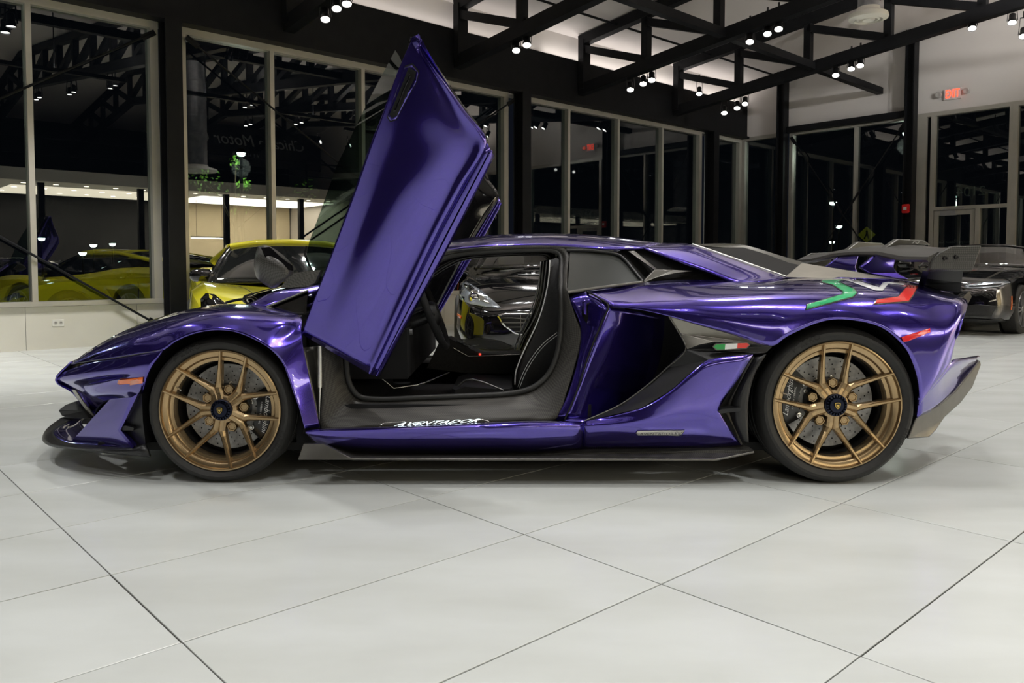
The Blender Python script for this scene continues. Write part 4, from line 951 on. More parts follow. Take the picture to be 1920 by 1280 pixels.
wbox(bm, tx-.16, tx-.02, YS+.34, 2*YC-YS-.34, .36, .80); bm_obj('tail_panel', bm, M_SATBLK, car)
for y0_, y1_ in ((YS+.11, YS+.20), (2*YC-YS-.20, 2*YC-YS-.11)):
    bm = bmesh.new(); wbox(bm, -.98, .36, y0_, y1_, .15, .33); bm_obj('rocker_inner', bm, M_ALCA, car)
bm = bmesh.new(); wbox(bm, tx-.5, tx-.12, YS+.5, 2*YC-YS-.5, .22, .40); bm_obj('diffuser_centre', bm, M_SATBLK, car)
plate('tail_lamp', [(1806,556,.40),(1818,545,.44),(1822,556,.46),(1812,576,.42),(1803,590,.36),(1800,578,.34)], M_GLOSSBLK, .06)
decal('side_marker', [(1689,632),(1742,615.5),(1743,623),(1700,640),(1692,641)], M_REDM, 'fender_rear', off=.006, label='red side marker lamp')
# three-colour stripe on the fender
S_ = lambda L: [(1480+.21875*x, 420+.21875*y) for x, y in L]
decal('fender_stripe', S_([(268,488),(302,474),(478,476),(430,492),(560,552),(590,590),(548,632),(215,722),(134,740),(146,686),(446,600),(454,582),(366,524),(268,504)]), mat('stripe_edge', (.02, .02, .025), .3, coat=1), 'fender_rear', off=.002)
decal('fender_stripe', S_([(278,490),(308,479),(462,481),(408,495),(552,560),(578,590),(543,624),(215,712),(145,732),(154,692),(452,606),(462,580),(370,519),(278,500)]), mat('stripe_green', (.01, .47, .17), .3, coat=1), 'fender_rear', off=.0035, label='green part of the fender stripe')
decal('fender_stripe', S_([(462,480),(540,476),(768,545),(798,506),(848,498),(985,518),(980,524),(850,512),(800,574),(735,572),(520,494)]), mat('stripe_white', (.80, .80, .82), .3, coat=1), 'fender_rear', off=.003, label='white part of the fender stripe')
decal('fender_stripe', S_([(1010,522),(1112,531),(1068,612),(1026,670),(712,694),(742,646),(926,620)]), mat('stripe_edge'), 'fender_rear', off=.002)
decal('fender_stripe', S_([(1016,528),(1102,536),(1060,608),(1020,662),(728,684),(748,652),(932,626)]), mat('stripe_red', (.75, .03, .025), .3, coat=1), 'fender_rear', off=.0035, label='red part of the fender stripe')

# ---------------------------------------------------------------- sill, lower quarter, skirt
panel('side_sill', [
 [(572,806,-.02),(602,803,-.01),(700,800,-.01),(800,796.5,-.01),(914,791.5,-.01),(1000,788.5,-.01),(1092,790,.02)],
 [(573,810,-.05),(602,808,-.05),(700,806,-.05),(800,803,-.05),(914,799,-.05),(1000,796,-.04),(1092,795,-.01)],
 [(585,826,.0),(620,830,-.01),(700,833,-.015),(800,833,-.015),(914,831,-.015),(1000,828,-.015),(1092,820,.0)],
 [(590,832,.06),(630,842,.07),(700,850,.09),(800,852,.09),(914,852,.09),(1000,851,.08),(1092,842,.06)]], M_PUR, 5, 4, keep='sill')
panel('lower_quarter', [
 [(1092,790,.01),(1150,779,-.03),(1203,765,-.055),(1258,732,-.072),(1305,691,-.08),(1328,675,-.082),(1412,664,-.078)],
 [(1092,793,.0),(1150,785,-.035),(1203,776,-.06),(1258,760,-.075),(1300,742,-.08),(1325,730,-.08),(1383,712,-.075)],
 [(1092,797,-.01),(1150,795,-.05),(1203,791,-.065),(1258,785,-.07),(1300,778,-.075),(1325,773,-.075),(1349,764,-.07)],
 [(1092,814,.0),(1150,814,-.025),(1203,814,-.035),(1258,813,-.04),(1300,810,-.045),(1330,806,-.05),(1364,797,-.05)],
 [(1092,842,.06),(1150,842,.05),(1203,842,.04),(1258,841,.03),(1300,840,.02),(1345,838,.01),(1390,834,.0)]], M_PUR, 5, 4, keep='quarter')
text_on('model_lettering', 'AVENTADOR', mat('badge_dark', (.05, .05, .055), .4), [(1199,813.5), (1262,813.5), (1200,808.5)], 'quarter', off=.008, space=1.05)
decal('model_badge', [(1192,811),(1196,806.5),(1284,806),(1279,812),(1272,816),(1250,815),(1196,815)], mat('badge_silver', (.62, .60, .56), .3, .7), 'quarter', off=.004, label='silver model badge')
text_on('model_lettering', 'SVJ', mat('badge_dark'), [(1261,815), (1279,815), (1264,807)], 'quarter', off=.008, shear=.2)
plate('skirt_fin', [(558,862,-.08),(568.5,832,-.05),(607,832,-.05),(660,859,-.07),(660,862,-.07)], M_SATIN, .02, bevel=.004)
plate('side_skirt', [(610,834,.02),(660,850,.06),(900,852,.08),(1092,842,.06),(1390,834,.02),(1412,843,-.03),(1413,848,-.03),(1345,861,-.05),(660,860.5,-.06)], M_CARB, .05)
strip('skirt_edge', [(660,860,-.062),(900,861,-.062),(1342,861.5,-.055),(1390,852,-.04),(1413,847,-.035)], .0055, M_SATIN, smooth=0)

# ---------------------------------------------------------------- side intake
panel('intake_wall', [
 [(1141,576,.10),(1175,581,.16),(1215,588,.28),(1258,596,.48)],
 [(1128,610,.09),(1165,618,.15),(1210,628,.29),(1262,640,.50)],
 [(1105,665,.08),(1145,675,.15),(1195,682,.29),(1258,684,.50)],
 [(1085,720,.07),(1120,732,.14),(1165,742,.28),(1228,735,.48)],
 [(1060,783,.05),(1092,789,.09),(1130,776,.20),(1190,755,.40)]], M_PUR, 5, 5)
plate('intake_core', [(1175,578,.42),(1300,592,.42),(1310,700,.42),(1200,790,.42),(1100,792,.42)], M_MATBLK, .05)
panel('intake_floor', [[(1058,787,.04),(1092,791,.03),(1150,780,.0),(1203,766,-.02)], [(1075,772,.12),(1105,772,.18),(1150,764,.26),(1203,752,.32)]], M_PUR, 4, 3)
plate('intake_trim', [(1254,592,.035),(1305,607,.0),(1367,624.5,-.02),(1449,648.5,-.05),(1400,643,-.055),(1340,641,-.05),(1312,646,-.03),(1288,655,.0),(1276,625,.03)], noise_mix('satin_trim_light', (.27, .255, .225), (.30, .285, .25), 12, rough=.36, metal=.7), .02, bevel=.003, label='satin grey upper intake blade')
plate('intake_trim', [(1287,655,.0),(1312,647,-.03),(1340,642,-.05),(1400,644,-.055),(1449,649,-.05),(1437,661,-.05),(1412,664,-.06),(1328,675,-.05),(1305,691,-.04),(1258,732,-.03),(1203,765,-.01),(1093,791,.03),(1164,759,.05),(1220,718,.06),(1252,689,.05)], M_SATBLK, .02, bevel=.003, label='satin black lower intake blade')
strip('intake_edge', [(1254,593,.03),(1272,622,.032),(1286,655,.0),(1252,688,.045),(1220,717,.055),(1164,758,.05),(1094,790,.03)], .0035, M_SATIN, smooth=4)
for nm, a, b, m in (('green', 1338, 1360, (.02, .33, .07)), ('white', 1360, 1383, (.78, .78, .76)), ('red', 1383, 1405, (.72, .04, .03))):
    l_, r_ = a/1., b/1.
    pts = {'green': [(1338,650,-.062),(1343,645.5,-.062),(1360,645,-.064),(1359,655,-.064),(1344,655,-.062)], 'white': [(1360,645,-.064),(1383,643.5,-.066),(1382,653,-.066),(1359,655,-.064)], 'red': [(1383,643.5,-.066),(1401,643,-.067),(1405,646.5,-.067),(1399,652,-.067),(1382,653,-.066)]}[nm]
    plate('flag_badge', pts, mat('flag_'+nm, m, .25, coat=1), .006, mirror=True, label=nm+' third of the flag badge')
plate('flag_badge_base', [(1336,650,-.061),(1342,644,-.061),(1402,641.5,-.065),(1407,646.5,-.065),(1400,654,-.065),(1343,657,-.061)], M_SATIN, .008)
# duct ahead of the rear wheel
plate('duct_mesh', [(1412,668,-.03),(1418,672,-.02),(1372,755,.0),(1368,772,.0),(1398,828,.0),(1390,834,-.01),(1347,775,-.04),(1349,763,-.04)], noise_mix('mesh_black', (.004, .004, .004), (.03, .03, .03), 260, rough=.4), .02)
panel('duct_vane', [[(1437,664,-.06),(1416,700,-.065),(1404,744,-.065),(1402,790,-.06),(1404,830,-.05)], [(1428,668,-.065),(1400,712,-.07),(1384,755,-.065),(1384,790,-.06),(1398,829,-.05)], [(1414,669,-.05),(1388,716,-.03),(1370,757,-.02),(1368,775,-.02),(1392,832,-.02)]], M_SATBLK, 4, 3)
plate('duct_fin', [(1347,771,-.075),(1352,767,-.08),(1388,764,-.085),(1391,767,-.085),(1386,771,-.08),(1352,775,-.075)], M_SATBLK, .07)

# ---------------------------------------------------------------- door opening
outer = [(845,468,.45),(920,462,.44),(1000,460,.44),(1045,461,.44),(1064,470,.43),(1064,510,.33),(1064,548,.18),(1078,592,.16),(1091,628,.15),(1080,676,.13),(1062,735,.09),(1042,785,.05),(990,787,.04),(914,791,.03),(800,796,.03),(700,800,.03),(604,803,.03),(604,750,.06),(604,690,.08),(604,640,.10),(620,600,.14),(665,560,.24),(720,520,.34),(790,487,.42)]
inner = [(845,480,.47),(920,472,.46),(1000,469,.46),(1040,471,.46),(1051,480,.45),(1052,515,.36),(1052,548,.24),(1052,592,.21),(1050,630,.20),(1042,672,.19),(1025,705,.18),(995,728,.17),(950,738,.17),(900,741,.17),(800,745,.17),(700,748,.17),(672,742,.17),(656,720,.17),(650,690,.17),(650,650,.18),(662,615,.20),(700,575,.28),(745,533,.37),(800,499,.44)]
mid_ = [tuple(a*.45+b*.55 for a, b in zip(o_, i_)) for o_, i_ in zip(outer, inner)]
mid_ = [(x, y, L-.015) for x, y, L in mid_]
def ring(name, rws, m, ku=4, kv=4, thick=.006):
    G = []
    for r in rws:
        p = [Q(*q) for q in r]; n = len(p); c = catmull([p[-1]]+p+[p[0], p[1]], ku); G.append(c[ku:ku+n*ku])
    cols_ = [catmull([r[i] for r in G], kv) for i in range(len(G[0]))]
    G2 = [[c[j] for c in cols_] for j in range(len(cols_[0]))]; me = grid_mesh(name, G2, True)
    if sum(p.normal.y*p.area for p in me.polygons) > 0: me.flip_normals()
    for x in (me, mirror_mesh(me, YC)):
        o = finish(name, x, m, car, True, 50); s = o.modifiers.new('t', 'SOLIDIFY'); s.thickness = thick; s.offset = -1
ring('door_aperture', [outer, mid_, inner], M_SILL, 4, 4)
seal0 = [(x, y, L-.012) for x, y, L in inner]
bm = bmesh.new(); pp = [Q(*q) for q in seal0]; pc_ = catmull([pp[-1]]+pp+[pp[0], pp[1]], 4)[4:4+len(pp)*4]; path_tube(bm, pc_, .013, 8, True); bmesh.ops.recalc_face_normals(bm, faces=bm.faces[:])
me = bpy.data.meshes.new('door_seal'); bm.to_mesh(me); bm.free()
for x in (me, mirror_mesh(me, YC)): finish('door_seal', x, M_SEAL, car, True, 60)
inner2 = [(x, y, L+.13) for x, y, L in inner]
ring('aperture_return', [inner, inner2], M_MATBLK, 4, 2, .003)
# illuminated sill plate
strip('sill_line', [(712,797,.015),(722,792.5,.02),(760,790,.02)], .002, M_SILVER, smooth=0)
strip('sill_line', [(880,787.5,.02),(905,786.5,.02),(917,790,.015)], .002, M_SILVER, smooth=0)
text_on('sill_lettering', 'AVENTADOR', mat('sill_light', (.9, .95, .95), .4, emit=(.80, .95, .95), es=2.0), [(738,798.5), (893,791), (748,792)], .012, shear=.25, space=1.02, weight=.004, label='illuminated white sill lettering')
# jamb with the latch
panel('door_jamb', [
 [(1066,558,.18),(1100,548,.20),(1141,576,.10)],
 [(1088,610,.155),(1108,608,.14),(1126,612,.09)],
 [(1086,660,.13),(1096,662,.11),(1107,662,.08)],
 [(1066,735,.085),(1073,737,.075),(1080,738,.065)],
 [(1043,786,.05),(1050,787,.048),(1058,787,.05)]], M_PUR, 4, 4)
plate('latch_recess', [(1092,566,.135),(1104,563,.135),(1106,568,.13),(1102,573,.13),(1103,596,.12),(1100,607,.12),(1091,590,.125)], M_GLOSSBLK, .03)
plate('latch_hook', [(1094,567,.12),(1106,562,.12),(1108,565,.12),(1100,569,.12),(1099,590,.115),(1095,588,.115)], M_PUR, .02)
strip('shut_line', [(1100,546,.20),(1122,558,.15),(1141,574,.095),(1130,600,.085),(1106,660,.075),(1080,738,.06),(1059,786,.045)], .004, M_MATBLK)
# black seam lines of body panels
for pts in ([(134,682,.296),(175,676,.196),(220,670,.096),(262,663,.027),(304,656,-.024)],):
    strip('panel_gap', pts, .0016, M_SATIN)
# ---------------------------------------------------------------- scissor door (and its twin on the far side)
lf = [(776,67),(761,98),(743,141),(719,209),(693,275),(666,353),(638,430),(612,500),(588,562),(565,626)]
rt_ = [(777,68),(804,113),(829,147),(872,207),(913,267),(872,345),(829,425),(790,505),(745,600),(697,703)]
Ll = [-.26,-.243,-.218,-.18,-.143,-.10,-.057,-.018,.022,.06]
Lc = [-.26,-.262,-.260,-.252,-.232,-.19,-.135,-.08,-.025,.04]
door_rows = []
for f, kind in ((0, 0), (.10, .08), (.19, .18), (.23, .26), (.42, .75), (.65, 1), (.88, 1), (.96, 1.12), (1, 1.0)):
    r = []
    for (a, b, l, c) in zip(lf, rt_, Ll, Lc):
        L = l+(c-l)*min(kind, 1) - (.012 if kind > 1.1 else 0) - (.0 if kind != 1 else 0)
        r.append((a[0]+(b[0]-a[0])*f, a[1]+(b[1]-a[1])*f, L))
    door_rows.append(r)
def sub(name, par=None):
    o = bpy.data.objects.new(name, None); COL.objects.link(o); o.parent = par or car; ORG[o] = ORG[car]; o.empty_display_size = .1; return o
door_n = sub('scissor_door'); door_n['label'] = 'raised purple scissor door'
door_f = sub('scissor_door'); door_f['label'] = 'raised far side scissor door'
def both(meob):   # hand the mirrored twin to the far door
    pass
def dpanel(name, rows, m, ku=5, kv=4, thick=.02, keep=None, angle=50, conv=True):
    rows3 = [[Q(*p) for p in r] for r in rows] if conv else rows
    me = grid_mesh(name, resample_grid(rows3, ku, kv))
    if sum(p.normal.y*p.area for p in me.polygons) > 0: me.flip_normals()
    if keep: CARP[keep] = BVHTree.FromPolygons([v.co.copy() for v in me.vertices], [tuple(p.vertices) for p in me.polygons])
    for x, par in ((me, door_n), (mirror_mesh(me, YC), door_f)):
        o = finish(name, x, m, par, True, angle); s = o.modifiers.new('t', 'SOLIDIFY'); s.thickness = thick; s.offset = -1
def dplate(name, pts, m, thick):
    o = plate(name, pts, m, thick, mirror=True, parent=car); o.parent = door_n
    t = [c for c in car.children if c.name.split('.')[0] == name and c is not o][-1]; t.parent = door_f
    return o
dpanel('door_skin', door_rows, M_PUR, 5, 5, .02, keep='door')
inn = [[Q(p[0], p[1], p[2])+Vector((0, .035, 0)) for p in r] for r in (door_rows[0], door_rows[5], door_rows[8])]
inn[1] = [p+Vector((0, .05, 0)) for p in inn[1]]
dpanel('door_card', inn, M_GLOSSBLK, 5, 4, .02, conv=False)
# lower lip of the door
lipo = [(927,293),(888,370),(850,446),(808,525),(762,610),(712,705)]; lipi = [(913,268),(872,345),(829,425),(790,505),(745,600),(697,703)]
LL = [-.228,-.187,-.13,-.075,-.02,.045]
dpanel('door_lip', [[(a[0], a[1], l-.006) for a, l in zip(lipi, LL)], [(a[0]*.55+b[0]*.45, a[1]*.55+b[1]*.45, l-.004) for a, b, l in zip(lipi, lipo, LL)], [(a[0]*.5+b[0]*.5, a[1]*.5+b[1]*.5, l+.012) for a, b, l in zip(lipi, lipo, LL)], [(a[0]*.44+b[0]*.56, a[1]*.44+b[1]*.56, l-.010) for a, b, l in zip(lipi, lipo, LL)], [(b[0], b[1], l+.01) for b, l in zip(lipo, LL)]], M_PUR, 5, 3, .01, angle=30)
# handle scoop
hx = [(760,123.4),(774,118.8),(786.6,134),(782,153),(743,225),(732,229),(725.6,220),(729,209)]
cx_ = sum(p[0] for p in hx)/8; cy_ = sum(p[1] for p in hx)/8
def sc_(k): return [(cx_+(x-cx_)*k, cy_+(y-cy_)*k) for x, y in hx]
decal('handle_rim', hx, M_MATBLK, 'door', parent=door_n, off=.002)
decal('handle_rim', sc_(.95), M_PUR, 'door', parent=door_n, off=.004)
decal('handle_recess', [(768,127),(781,134),(779,146),(746,217),(735,221),(731,215)], M_MATBLK, 'door', parent=door_n, off=.006, label='black recessed door handle')
decal('handle_grip', [(771,139),(774,142),(744,208),(739,210)], M_GLOSSBLK, 'door', parent=door_n, off=.012)
# window glass of the door
gl = [(741,94),(748,104),(754,118),(743,141),(719,209),(693,275),(666,353),(638,430),(612,500),(598,535),(586,535),(572,490),(580,452),(605,385),(632,309),(661,250),(691,188)]
gL = [-.04,-.10,-.16,-.15,-.12,-.085,-.05,-.01,.03,.06,.10,.14,.13,.10,.07,.04,.0]
dplate('door_window', [(x, y, L) for (x, y), L in zip(gl, gL)], M_DOORGLASS, .005)
# mirror
def mirror_head():
    rows = [[(484,461,-.10),(505,461,-.12),(549,497,-.13),(551,510,-.12),(548,516,-.10)], [(478,480,-.13),(497,484,-.17),(532,505,-.18),(538,517,-.17),(537,522,-.13)], [(476,500,-.10),(490,508,-.15),(515,520,-.16),(522,530,-.14),(522,536,-.10)], [(480,519,-.06),(489,528,-.10),(502,537,-.11),(508,540,-.10),(513,541,-.06)]]
    me = grid_mesh('mirror_shell', resample_grid([[Q(*p) for p in r] for r in rows], 4, 4))
    for x, par in ((me, door_n), (mirror_mesh(me, YC), door_f)):
        o = finish('mirror_shell', x, M_CARB, par, True, 50); s = o.modifiers.new('t', 'SOLIDIFY'); s.thickness = .012; s.offset = 1
    dplate('mirror_glass', [(489,464,-.16),(504,463,-.16),(546,498,-.165),(547,507,-.165),(518,501,-.175),(499,487,-.17)], M_GLOSSBLK, .02)
    dplate('mirror_stalk', [(546,513,-.08),(575,508,-.05),(601,506,-.02),(590,530,-.02),(575,537,-.03),(525,540,-.07)], M_CARB, .05)
mirror_head()
strip('mirror_trim', [(575,461,.30),(572,475,.30),(577,490,.28),(585,507,.24)], .006, M_MATBLK)

# ---------------------------------------------------------------- rear wing
def wing_section(x0, x1, z0, z1, y):
    ch = [(0, 0), (.03, .014), (.2, .026), (.5, .03), (.8, .018), (1, .004), (1, 0), (.8, -.004), (.5, -.012), (.2, -.016), (.04, -.012)]
    return [Vector((x0+(x1-x0)*c, y, z0+(z1-z0)*c+h)) for c, h in ch]
secs = [wing_section(1.90, 2.13, .985, 1.035, YS+.17), wing_section(1.90, 2.13, .99, 1.04, YS+.4), wing_section(1.92, 2.17, 1.02, 1.06, YS+.72), wing_section(1.92, 2.18, 1.025, 1.065, YC), wing_section(1.92, 2.17, 1.02, 1.06, 2*YC-YS-.72), wing_section(1.90, 2.13, .99, 1.04, 2*YC-YS-.4), wing_section(1.90, 2.13, .985, 1.035, 2*YC-YS-.17)]
bm = bmesh.new(); sv = [[bm.verts.new(p) for p in catm] for catm in [[s[i] for i in range(11)] for s in secs]]
for A, B in zip(sv[:-1], sv[1:]):
    for i in range(11): bm.faces.new((A[i], A[(i+1) % 11], B[(i+1) % 11], B[i]))
bm.faces.new(sv[0]); bm.faces.new(sv[-1][::-1]); wing = bm_obj('rear_wing', bm, M_CARB, car, True, 35)
plate('wing_endplate', [(1742.5,506,.17),(1748,488,.16),(1762,474,.155),(1784,462,.15),(1841,460,.15),(1824,507,.17),(1748,509,.18)], M_CARB, .025, bevel=.005)
for x, y in ((1773,484), (1794,482)):
    Fm = Matrix.Translation(Q(x, y, .152)) @ Matrix.Rotation(PI/2, 4, 'X')
    bm = bmesh.new(); lathe(bm, [(.001, .0), (.003, .0), (.005, .003), (.009, .003), (.0105, -.006)], 16, Fm); bm_obj('endplate_bolt', bm, M_SATBLK, car, True, 35)
plate('wing_end_strut', [(1742,508,.30),(1806,508,.30),(1803,530,.34),(1800,548,.36),(1766,545,.40),(1733,534,.42),(1738,522,.34)], M_SATBLK, .06)
plate('wing_pylon', [(1613,501,.75),(1641,478,.75),(1683,476,.75),(1676,500,.75),(1682,510,.74),(1706,524,.74),(1660,520,.72),(1630,512,.73)], M_PUR, .035, bevel=.006)
plate('wing_pylon_cap', [(1641,478,.74),(1684.5,447.5,.73),(1734,450.5,.73),(1746,459,.73),(1694,460,.735),(1682,476.5,.74)], M_SATIN, .06, bevel=.006)
plate('wing_pylon_lip', [(1708,466,.72),(1756,465,.72),(1762,470,.72),(1752,474,.72),(1712,471,.72)], mat('pale_trim_and_glint'), .06)
text_on('wing_lettering', 'SVJ', M_WHITEP, [(1709,457), (1723,457), (1711,452.5)], .725, shear=.3)

# ---------------------------------------------------------------- cabin
bm = bmesh.new(); wbox(bm, -1.0, .34, YS+.22, 2*YC-YS-.22, .151, .19); bm_obj('cabin_floor', bm, M_ALCA, car)
bm = bmesh.new(); wbox(bm, .30, .36, YS+.30, 2*YC-YS-.30, .19, .80); wbox(bm, .30, .36, YS+.45, 2*YC-YS-.45, .80, 1.05); bm_obj('rear_bulkhead', bm, M_ALCA, car)
bm = bmesh.new(); wbox(bm, -1.02, -.97, YS+.20, 2*YC-YS-.20, .15, .74); bm_obj('firewall', bm, M_ALCA, car)
def dash():
    sec = [(-.97, .66), (-.97, .74), (-.80, .775), (-.62, .77), (-.52, .72), (-.50, .66), (-.58, .58), (-.75, .52), (-.95, .5)]
    bm = bmesh.new(); A = [bm.verts.new((x, YS+.26, z)) for x, z in sec]; B = [bm.verts.new((x, 2*YC-YS-.26, z)) for x, z in sec]; n = len(sec)
    for i in range(n): bm.faces.new((A[i], A[(i+1) % n], B[(i+1) % n], B[i]))
    bm.faces.new(A); bm.faces.new(B[::-1]); bmesh.ops.bevel(bm, geom=bm.edges[:], offset=.012, segments=2, affect='EDGES'); bm_obj('dashboard', bm, M_LEATHER, car, True, 40)
dash()
bm = bmesh.new(); wbox(bm, -.96, -.50, YS+.30, 2*YC-YS-.30, .42, .66); bm_obj('lower_dash', bm, M_ALCA, car)
# steering wheel
sw = sub('steering_wheel'); c0 = Q(812, 588, .50); ax = Vector((.93, 0, .37)).normalized(); qq = ax.to_track_quat('Z', 'Y').to_matrix().to_4x4(); Fs = Matrix.Translation(c0) @ qq
bm = bmesh.new(); path_tube(bm, [Fs @ Vector((.175*math.cos(2*PI*i/40), .175*math.sin(2*PI*i/40), 0)) for i in range(40)], .018, 10, True); bm_obj('rim', bm, M_ALCA, sw, True)
bm = bmesh.new(); lathe(bm, [(.001, .03), (.05, .03), (.065, .01), (.065, -.03)], 24, Fs); bm_obj('hub_pad', bm, M_LEATHER, sw, True, 40)
for a in (0, PI, -PI/2):
    bm = bmesh.new(); bar(bm, Fs @ Vector((.05*math.cos(a), .05*math.sin(a), 0)), Fs @ Vector((.17*math.cos(a), .17*math.sin(a), 0)), .03, .012); bm_obj('spoke', bm, M_SATBLK, sw)
bm = bmesh.new(); tube(bm, c0-ax*.03, c0-ax*.28, .035, 14); bm_obj('column', bm, M_SATBLK, sw, True, 40)
bm = bmesh.new(); kp = Q(766,622,.40); lathe(bm, [(.001, .02), (.014, .02), (.016, .0), (.016, -.03)], 18, Matrix.Translation(kp) @ Matrix.Rotation(PI/2, 4, 'Y')); bm_obj('control_knob', bm, mat('knob_grey', (.12, .12, .12), .4), car, True, 40)
# centre console
cons = [(826,636,.92),(842,634,.92),(872,650,.92),(905,664,.92),(1000,662,.92),(1000,700,.92),(880,700,.92),(800,690,.92)]
plate('centre_console', cons, M_LEATHER, .16, mirror=False)
strip('console_edge', [(850,652,.90),(878,668,.90),(905,667,.90),(978,664,.90)], .004, M_SILVER, mirror=False, smooth=0)
for x, y in ((862,643), (868,648), (876,652)):
    bm = bmesh.new(); p = Q(x, y, .97); wbox(bm, p.x-.018, p.x+.018, p.y-.02, p.y+.02, p.z-.012, p.z+.016); bm_obj('console_switch', bm, M_GLOSSBLK, car)
bm = bmesh.new(); p = Q(900, 665, .905); wbox(bm, p.x-.006, p.x+.006, p.y-.006, p.y+.006, p.z, p.z+.008); bm_obj('start_lamp', bm, mat('start_red', (.8, .02, .02), .4, emit=(1, .05, .03), es=2), car)
# seats
def seat(off, mirror_):
    s = sub('seat'); sgn = -1 if mirror_ else 1
    def tr(p): return Vector((p.x, 2*YC-p.y, p.z)) if mirror_ else p
    def loft(nm, outline, L0, L1, m, inset=.03):
        bm = bmesh.new(); rings = []
        cx2 = sum(p[0] for p in outline)/len(outline); cy2 = sum(p[1] for p in outline)/len(outline)
        base = [at(p[0], p[1], YS+.50) for p in outline]; cen = sum(base, Vector())/len(base)
        for y_, k in ((L0, .90), (L0+.03, 1.0), (L1-.03, 1.0), (L1, .90)):
            rings.append([bm.verts.new(tr(Vector((cen.x+(b.x-cen.x)*k, YS+y_, cen.z+(b.z-cen.z)*k)))) for b in base])
        n = len(base)
        for A, B in zip(rings[:-1], rings[1:]):
            for i in range(n): bm.faces.new((A[i], A[(i+1) % n], B[(i+1) % n], B[i]))
        bm.faces.new(rings[0]); bm.faces.new(rings[-1][::-1]); bm_obj(nm, bm, m, s, True, 40)
    back = [(1030,488),(1040,484),(1052,486),(1056,530),(1056,600),(1053,660),(1046,700),(1020,728),(985,735),(967,733),(966,712),(972,690),(984,660),(1000,628),(1014,590),(1024,550),(1028,515)]
    loft('backrest', back, .40, .48, M_LEATHER); loft('backrest_centre', [(x+10 if x < 1040 else x, y) for x, y in back], .48, .80, M_ALCA); loft('backrest', back, .80, .88, M_LEATHER)
    cush = [(966,733),(960,722),(930,722),(870,718),(850,724),(846,742),(900,752),(985,752)]
    loft('cushion', cush, .40, .88, M_LEATHER)
    for L_, pth in ((.395, [(1029,488),(1027,520),(1019,562),(1007,600),(992,632),(977,664),(967,692),(965,715)]), (.79, [(1030,488),(1027,515),(1022,552),(1011,590),(995,622),(980,645),(972,668)])):
        bm = bmesh.new(); path_tube(bm, catmull([tr(at(p[0], p[1], YS+.50)+Vector((0, L_-.50, 0))) for p in pth], 5), .0035, 6); bm_obj('piping', bm, M_STITCH, s, True)
    for dx in (0, 3):
        bm = bmesh.new(); path_tube(bm, catmull([tr(at(p[0]+dx, p[1]+dx, YS+.50)+Vector((0, .393-.50, 0))) for p in [(1042,620),(1020,637),(1000,660),(982,690),(970,720)]], 5), .0016, 5); bm_obj('stitching', bm, M_STITCH, s, True)
seat(0, False); seat(0, True)
strip('floor_trim', [(712,706,.34),(722,714,.34),(738,728,.34),(780,722,.40),(800,716,.44),(842,698,.60)], .0035, M_SILVER, mirror=False, smooth=0)
strip('floor_trim', [(860,723,.42),(872,713,.40),(886,711,.38),(906,716,.36),(945,732,.30)], .005, M_SILVER, mirror=False, smooth=0)
strip('gutter', [(820,475,.455),(900,466,.445),(1000,463,.445),(1060,464,.445),(1150,471,.46)], .007, M_SATBLK)
# ================================================================ THE OTHER CARS
M_CHROME = mat('chrome', (.8, .8, .8), .08, 1.0); M_LAMPG = mat('lamp_clear', (.36, .40, .45), .12, .5, 1.0); M_TYRE2 = M_RUBBER
M_PIANO = mat('black_paint', (.004, .004, .005), .08, 0, 1.0, coat_rough=.01); M_YEL = mat('yellow_paint', (.88, .80, .02), .3, .0, 1.0)
M_WIN = mat('car_window_dark', (.012, .013, .013), .05, 0, 1); M_RIMS = mat('rim_silver', (.42, .42, .43), .3, .8)
def loft_body(st, n=6):
    """st: (x from nose, half width, bottom, shoulder, crown) -> grid in car space (x back from nose is negative)"""
    rows = []
    for x, w, zb, zs, zc in st:
        h = zs-zb
        half = [(0, zb), (w*.82, zb), (w*.95, zb+h*.10), (w, zb+h*.36), (w*.985, zb+h*.62), (w*.955, zs-h*.10), (w*.86, zs), (w*.62, zs+(zc-zs)*.45), (w*.32, zs+(zc-zs)*.85), (0, zc)]
        ring_ = [(y, z) for y, z in half] + [(-y, z) for y, z in half[-2:0:-1]]
        rows.append([Vector((-x, y, z)) for y, z in ring_])
    cols_ = [catmull([r[i] for r in rows], n) for i in range(len(rows[0]))]
    return [[c[j] for c in cols_] for j in range(len(cols_[0]))]
